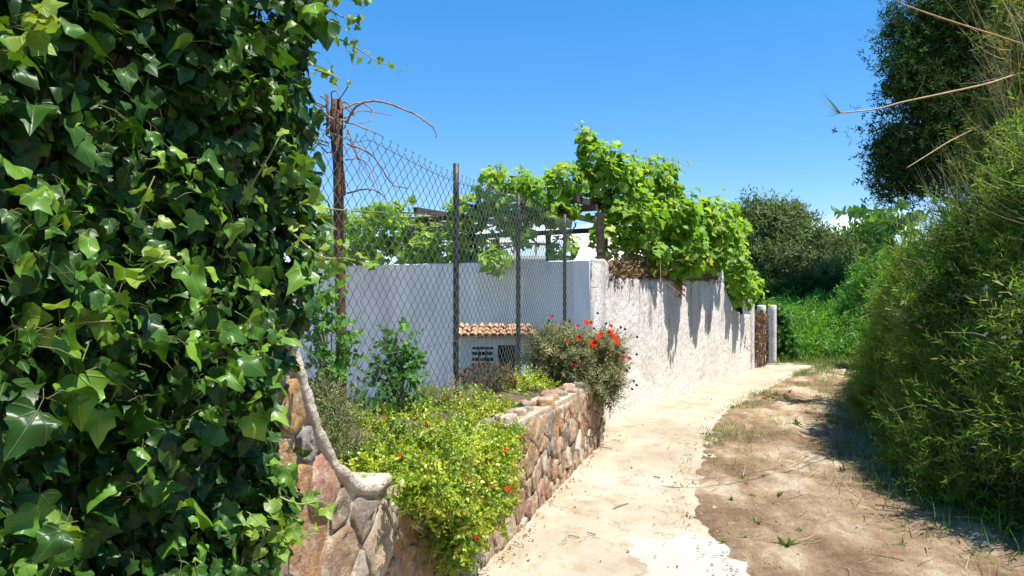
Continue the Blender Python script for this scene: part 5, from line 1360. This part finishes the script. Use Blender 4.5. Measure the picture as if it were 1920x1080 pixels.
for k, (a_, b_, r_, lb_) in enumerate((((1150, 957), (1178, 945), .004, 'thin bent dark twig lying alone in the middle of the concrete path'), ((1066, 1009), (1087, 1009), .004, 'longer of two short straight twigs lying close together on the path'), ((1102, 1003), (1117, 1004), .004, 'shorter of two short straight twigs lying close together on the path'), ((1226, 896), (1238, 898), .006, 'stubby dark twig on the path before the dirt bend'), ((1640, 955), (1842, 985), .006, 'long thin dry cane lying on the dirt by the hedge foot'))):
    x0, y0 = ground_at(*a_); x1, y1 = ground_at(*b_)
    base = 0.012 if x1 < 2 else .03
    pts = [np.array([x0 + (x1 - x0) * t, y0 + (y1 - y0) * t + .008 * math.sin(t * 4 + k), base + .003 * math.sin(t * 5) + (ground_z(x0 + (x1 - x0) * t, y0 + (y1 - y0) * t) if x1 > 2 else 0)]) for t in np.linspace(0, 1, 8)]
    a = Acc(); a.add(*tube(pts, r_, 5)); a.build('fallen_twig' if k < 4 else 'fallen_cane', MAT['twig'], None, label=lb_, cat='twig')
# litter of dry leaves along the wall foot and grit on the ground
a = Acc(); n_ = 330; d = rng.uniform(3.0, 9, n_); d = np.where(rng.random(n_) < .8, d, rng.normal(4.6, .2, n_))
x = WX(np.minimum(d, 8)) + .05 + rng.gamma(1.1, .045, n_); P = np.stack([x, d, np.full(n_, .012)], 1)
scatter(a, [leaf(OVATE_HALF, .4, .5), leaf(LANCE_HALF, .4, .5)], P, frames(rv(n_) * .6 + [0, 0, 1], rv(n_)), rng.uniform(.008, .026, n_), rng.random(n_))
n_ = 420; y = rng.uniform(3.6, 12, n_); x = rng.uniform(0, 1, n_) * (HX(y) - WX(np.minimum(y, 8)) - .3) + WX(np.minimum(y, 8)) + .2
P = np.stack([x, y, [max(ground_z(a_, b_), .012 if a_ < EX(b_) else -1) for a_, b_ in zip(x, y)]], 1)
scatter(a, [leaf(OVATE_HALF, .4, .5), leaf(LANCE_HALF, .4, .5)], P, frames(rv(n_) * .5 + [0, 0, 1], rv(n_)), rng.uniform(.008, .028, n_), rng.random(n_) * .6)
a.build('leaf_litter', MAT['dryleaf'], None, kind='stuff', label='scattered dry leaves along the foot of the stone wall', cat='litter')
a = Acc(); n_ = 4200; y = rng.uniform(3.8, 13, n_); x = EX(y) + np.where(rng.random(n_) < .4, rng.normal(0, .12, n_), rng.uniform(-.15, 2.2, n_)); ok = x < HX(y); x, y = x[ok], y[ok]; n_ = len(x)
peb = np.array([[1, 0, 0], [-1, 0, 0], [0, 1, 0], [0, -1, 0], [0, 0, .7], [0, 0, -.7]], float); pebT = np.array([[0, 2, 4], [2, 1, 4], [1, 3, 4], [3, 0, 4], [2, 0, 5], [1, 2, 5], [3, 1, 5], [0, 3, 5]])
P = np.stack([x, y, [max(ground_z(a_, b_) + .002, .006 if a_ < EX(b_) else -1) for a_, b_ in zip(x, y)]], 1)
scatter(a, [(peb * [1, .7, .7], pebT, np.zeros((6, 3))), (peb * [.8, 1.1, .5], pebT, np.zeros((6, 3)))], P, frames(rv(n_) * .4 + [0, 0, 1], rv(n_)), rng.gamma(2, .0026, n_).clip(.0025, .013), rng.random(n_))
a.build('gravel', MAT['mortar'], None, kind='stuff', label='fine gravel strewn over the dirt track', cat='gravel')

# dry straw and bits of stalk strewn over the dirt
a = Acc(); n_ = 1500; y = rng.uniform(3.6, 12.5, n_); x = EX(y) + rng.beta(1.6, 1.0, n_) * (HX(y) - EX(y)); P = np.stack([x, y, [ground_z(a_, b_) + .006 for a_, b_ in zip(x, y)]], 1)
fl = rv(n_) * [1, 1, .06]; k = fl[:, 0] < 0
scatter(a, [blade(.02, .15, 3), blade(.014, .3, 3)], P, frames(rv(n_) * .25 + [0, 0, 1], fl), rng.gamma(2, .045, n_).clip(.03, .28), rng.random(n_))
a.build('straw', MAT['straw'], None, kind='stuff', label='bits of dry straw strewn over the dirt track', cat='straw')
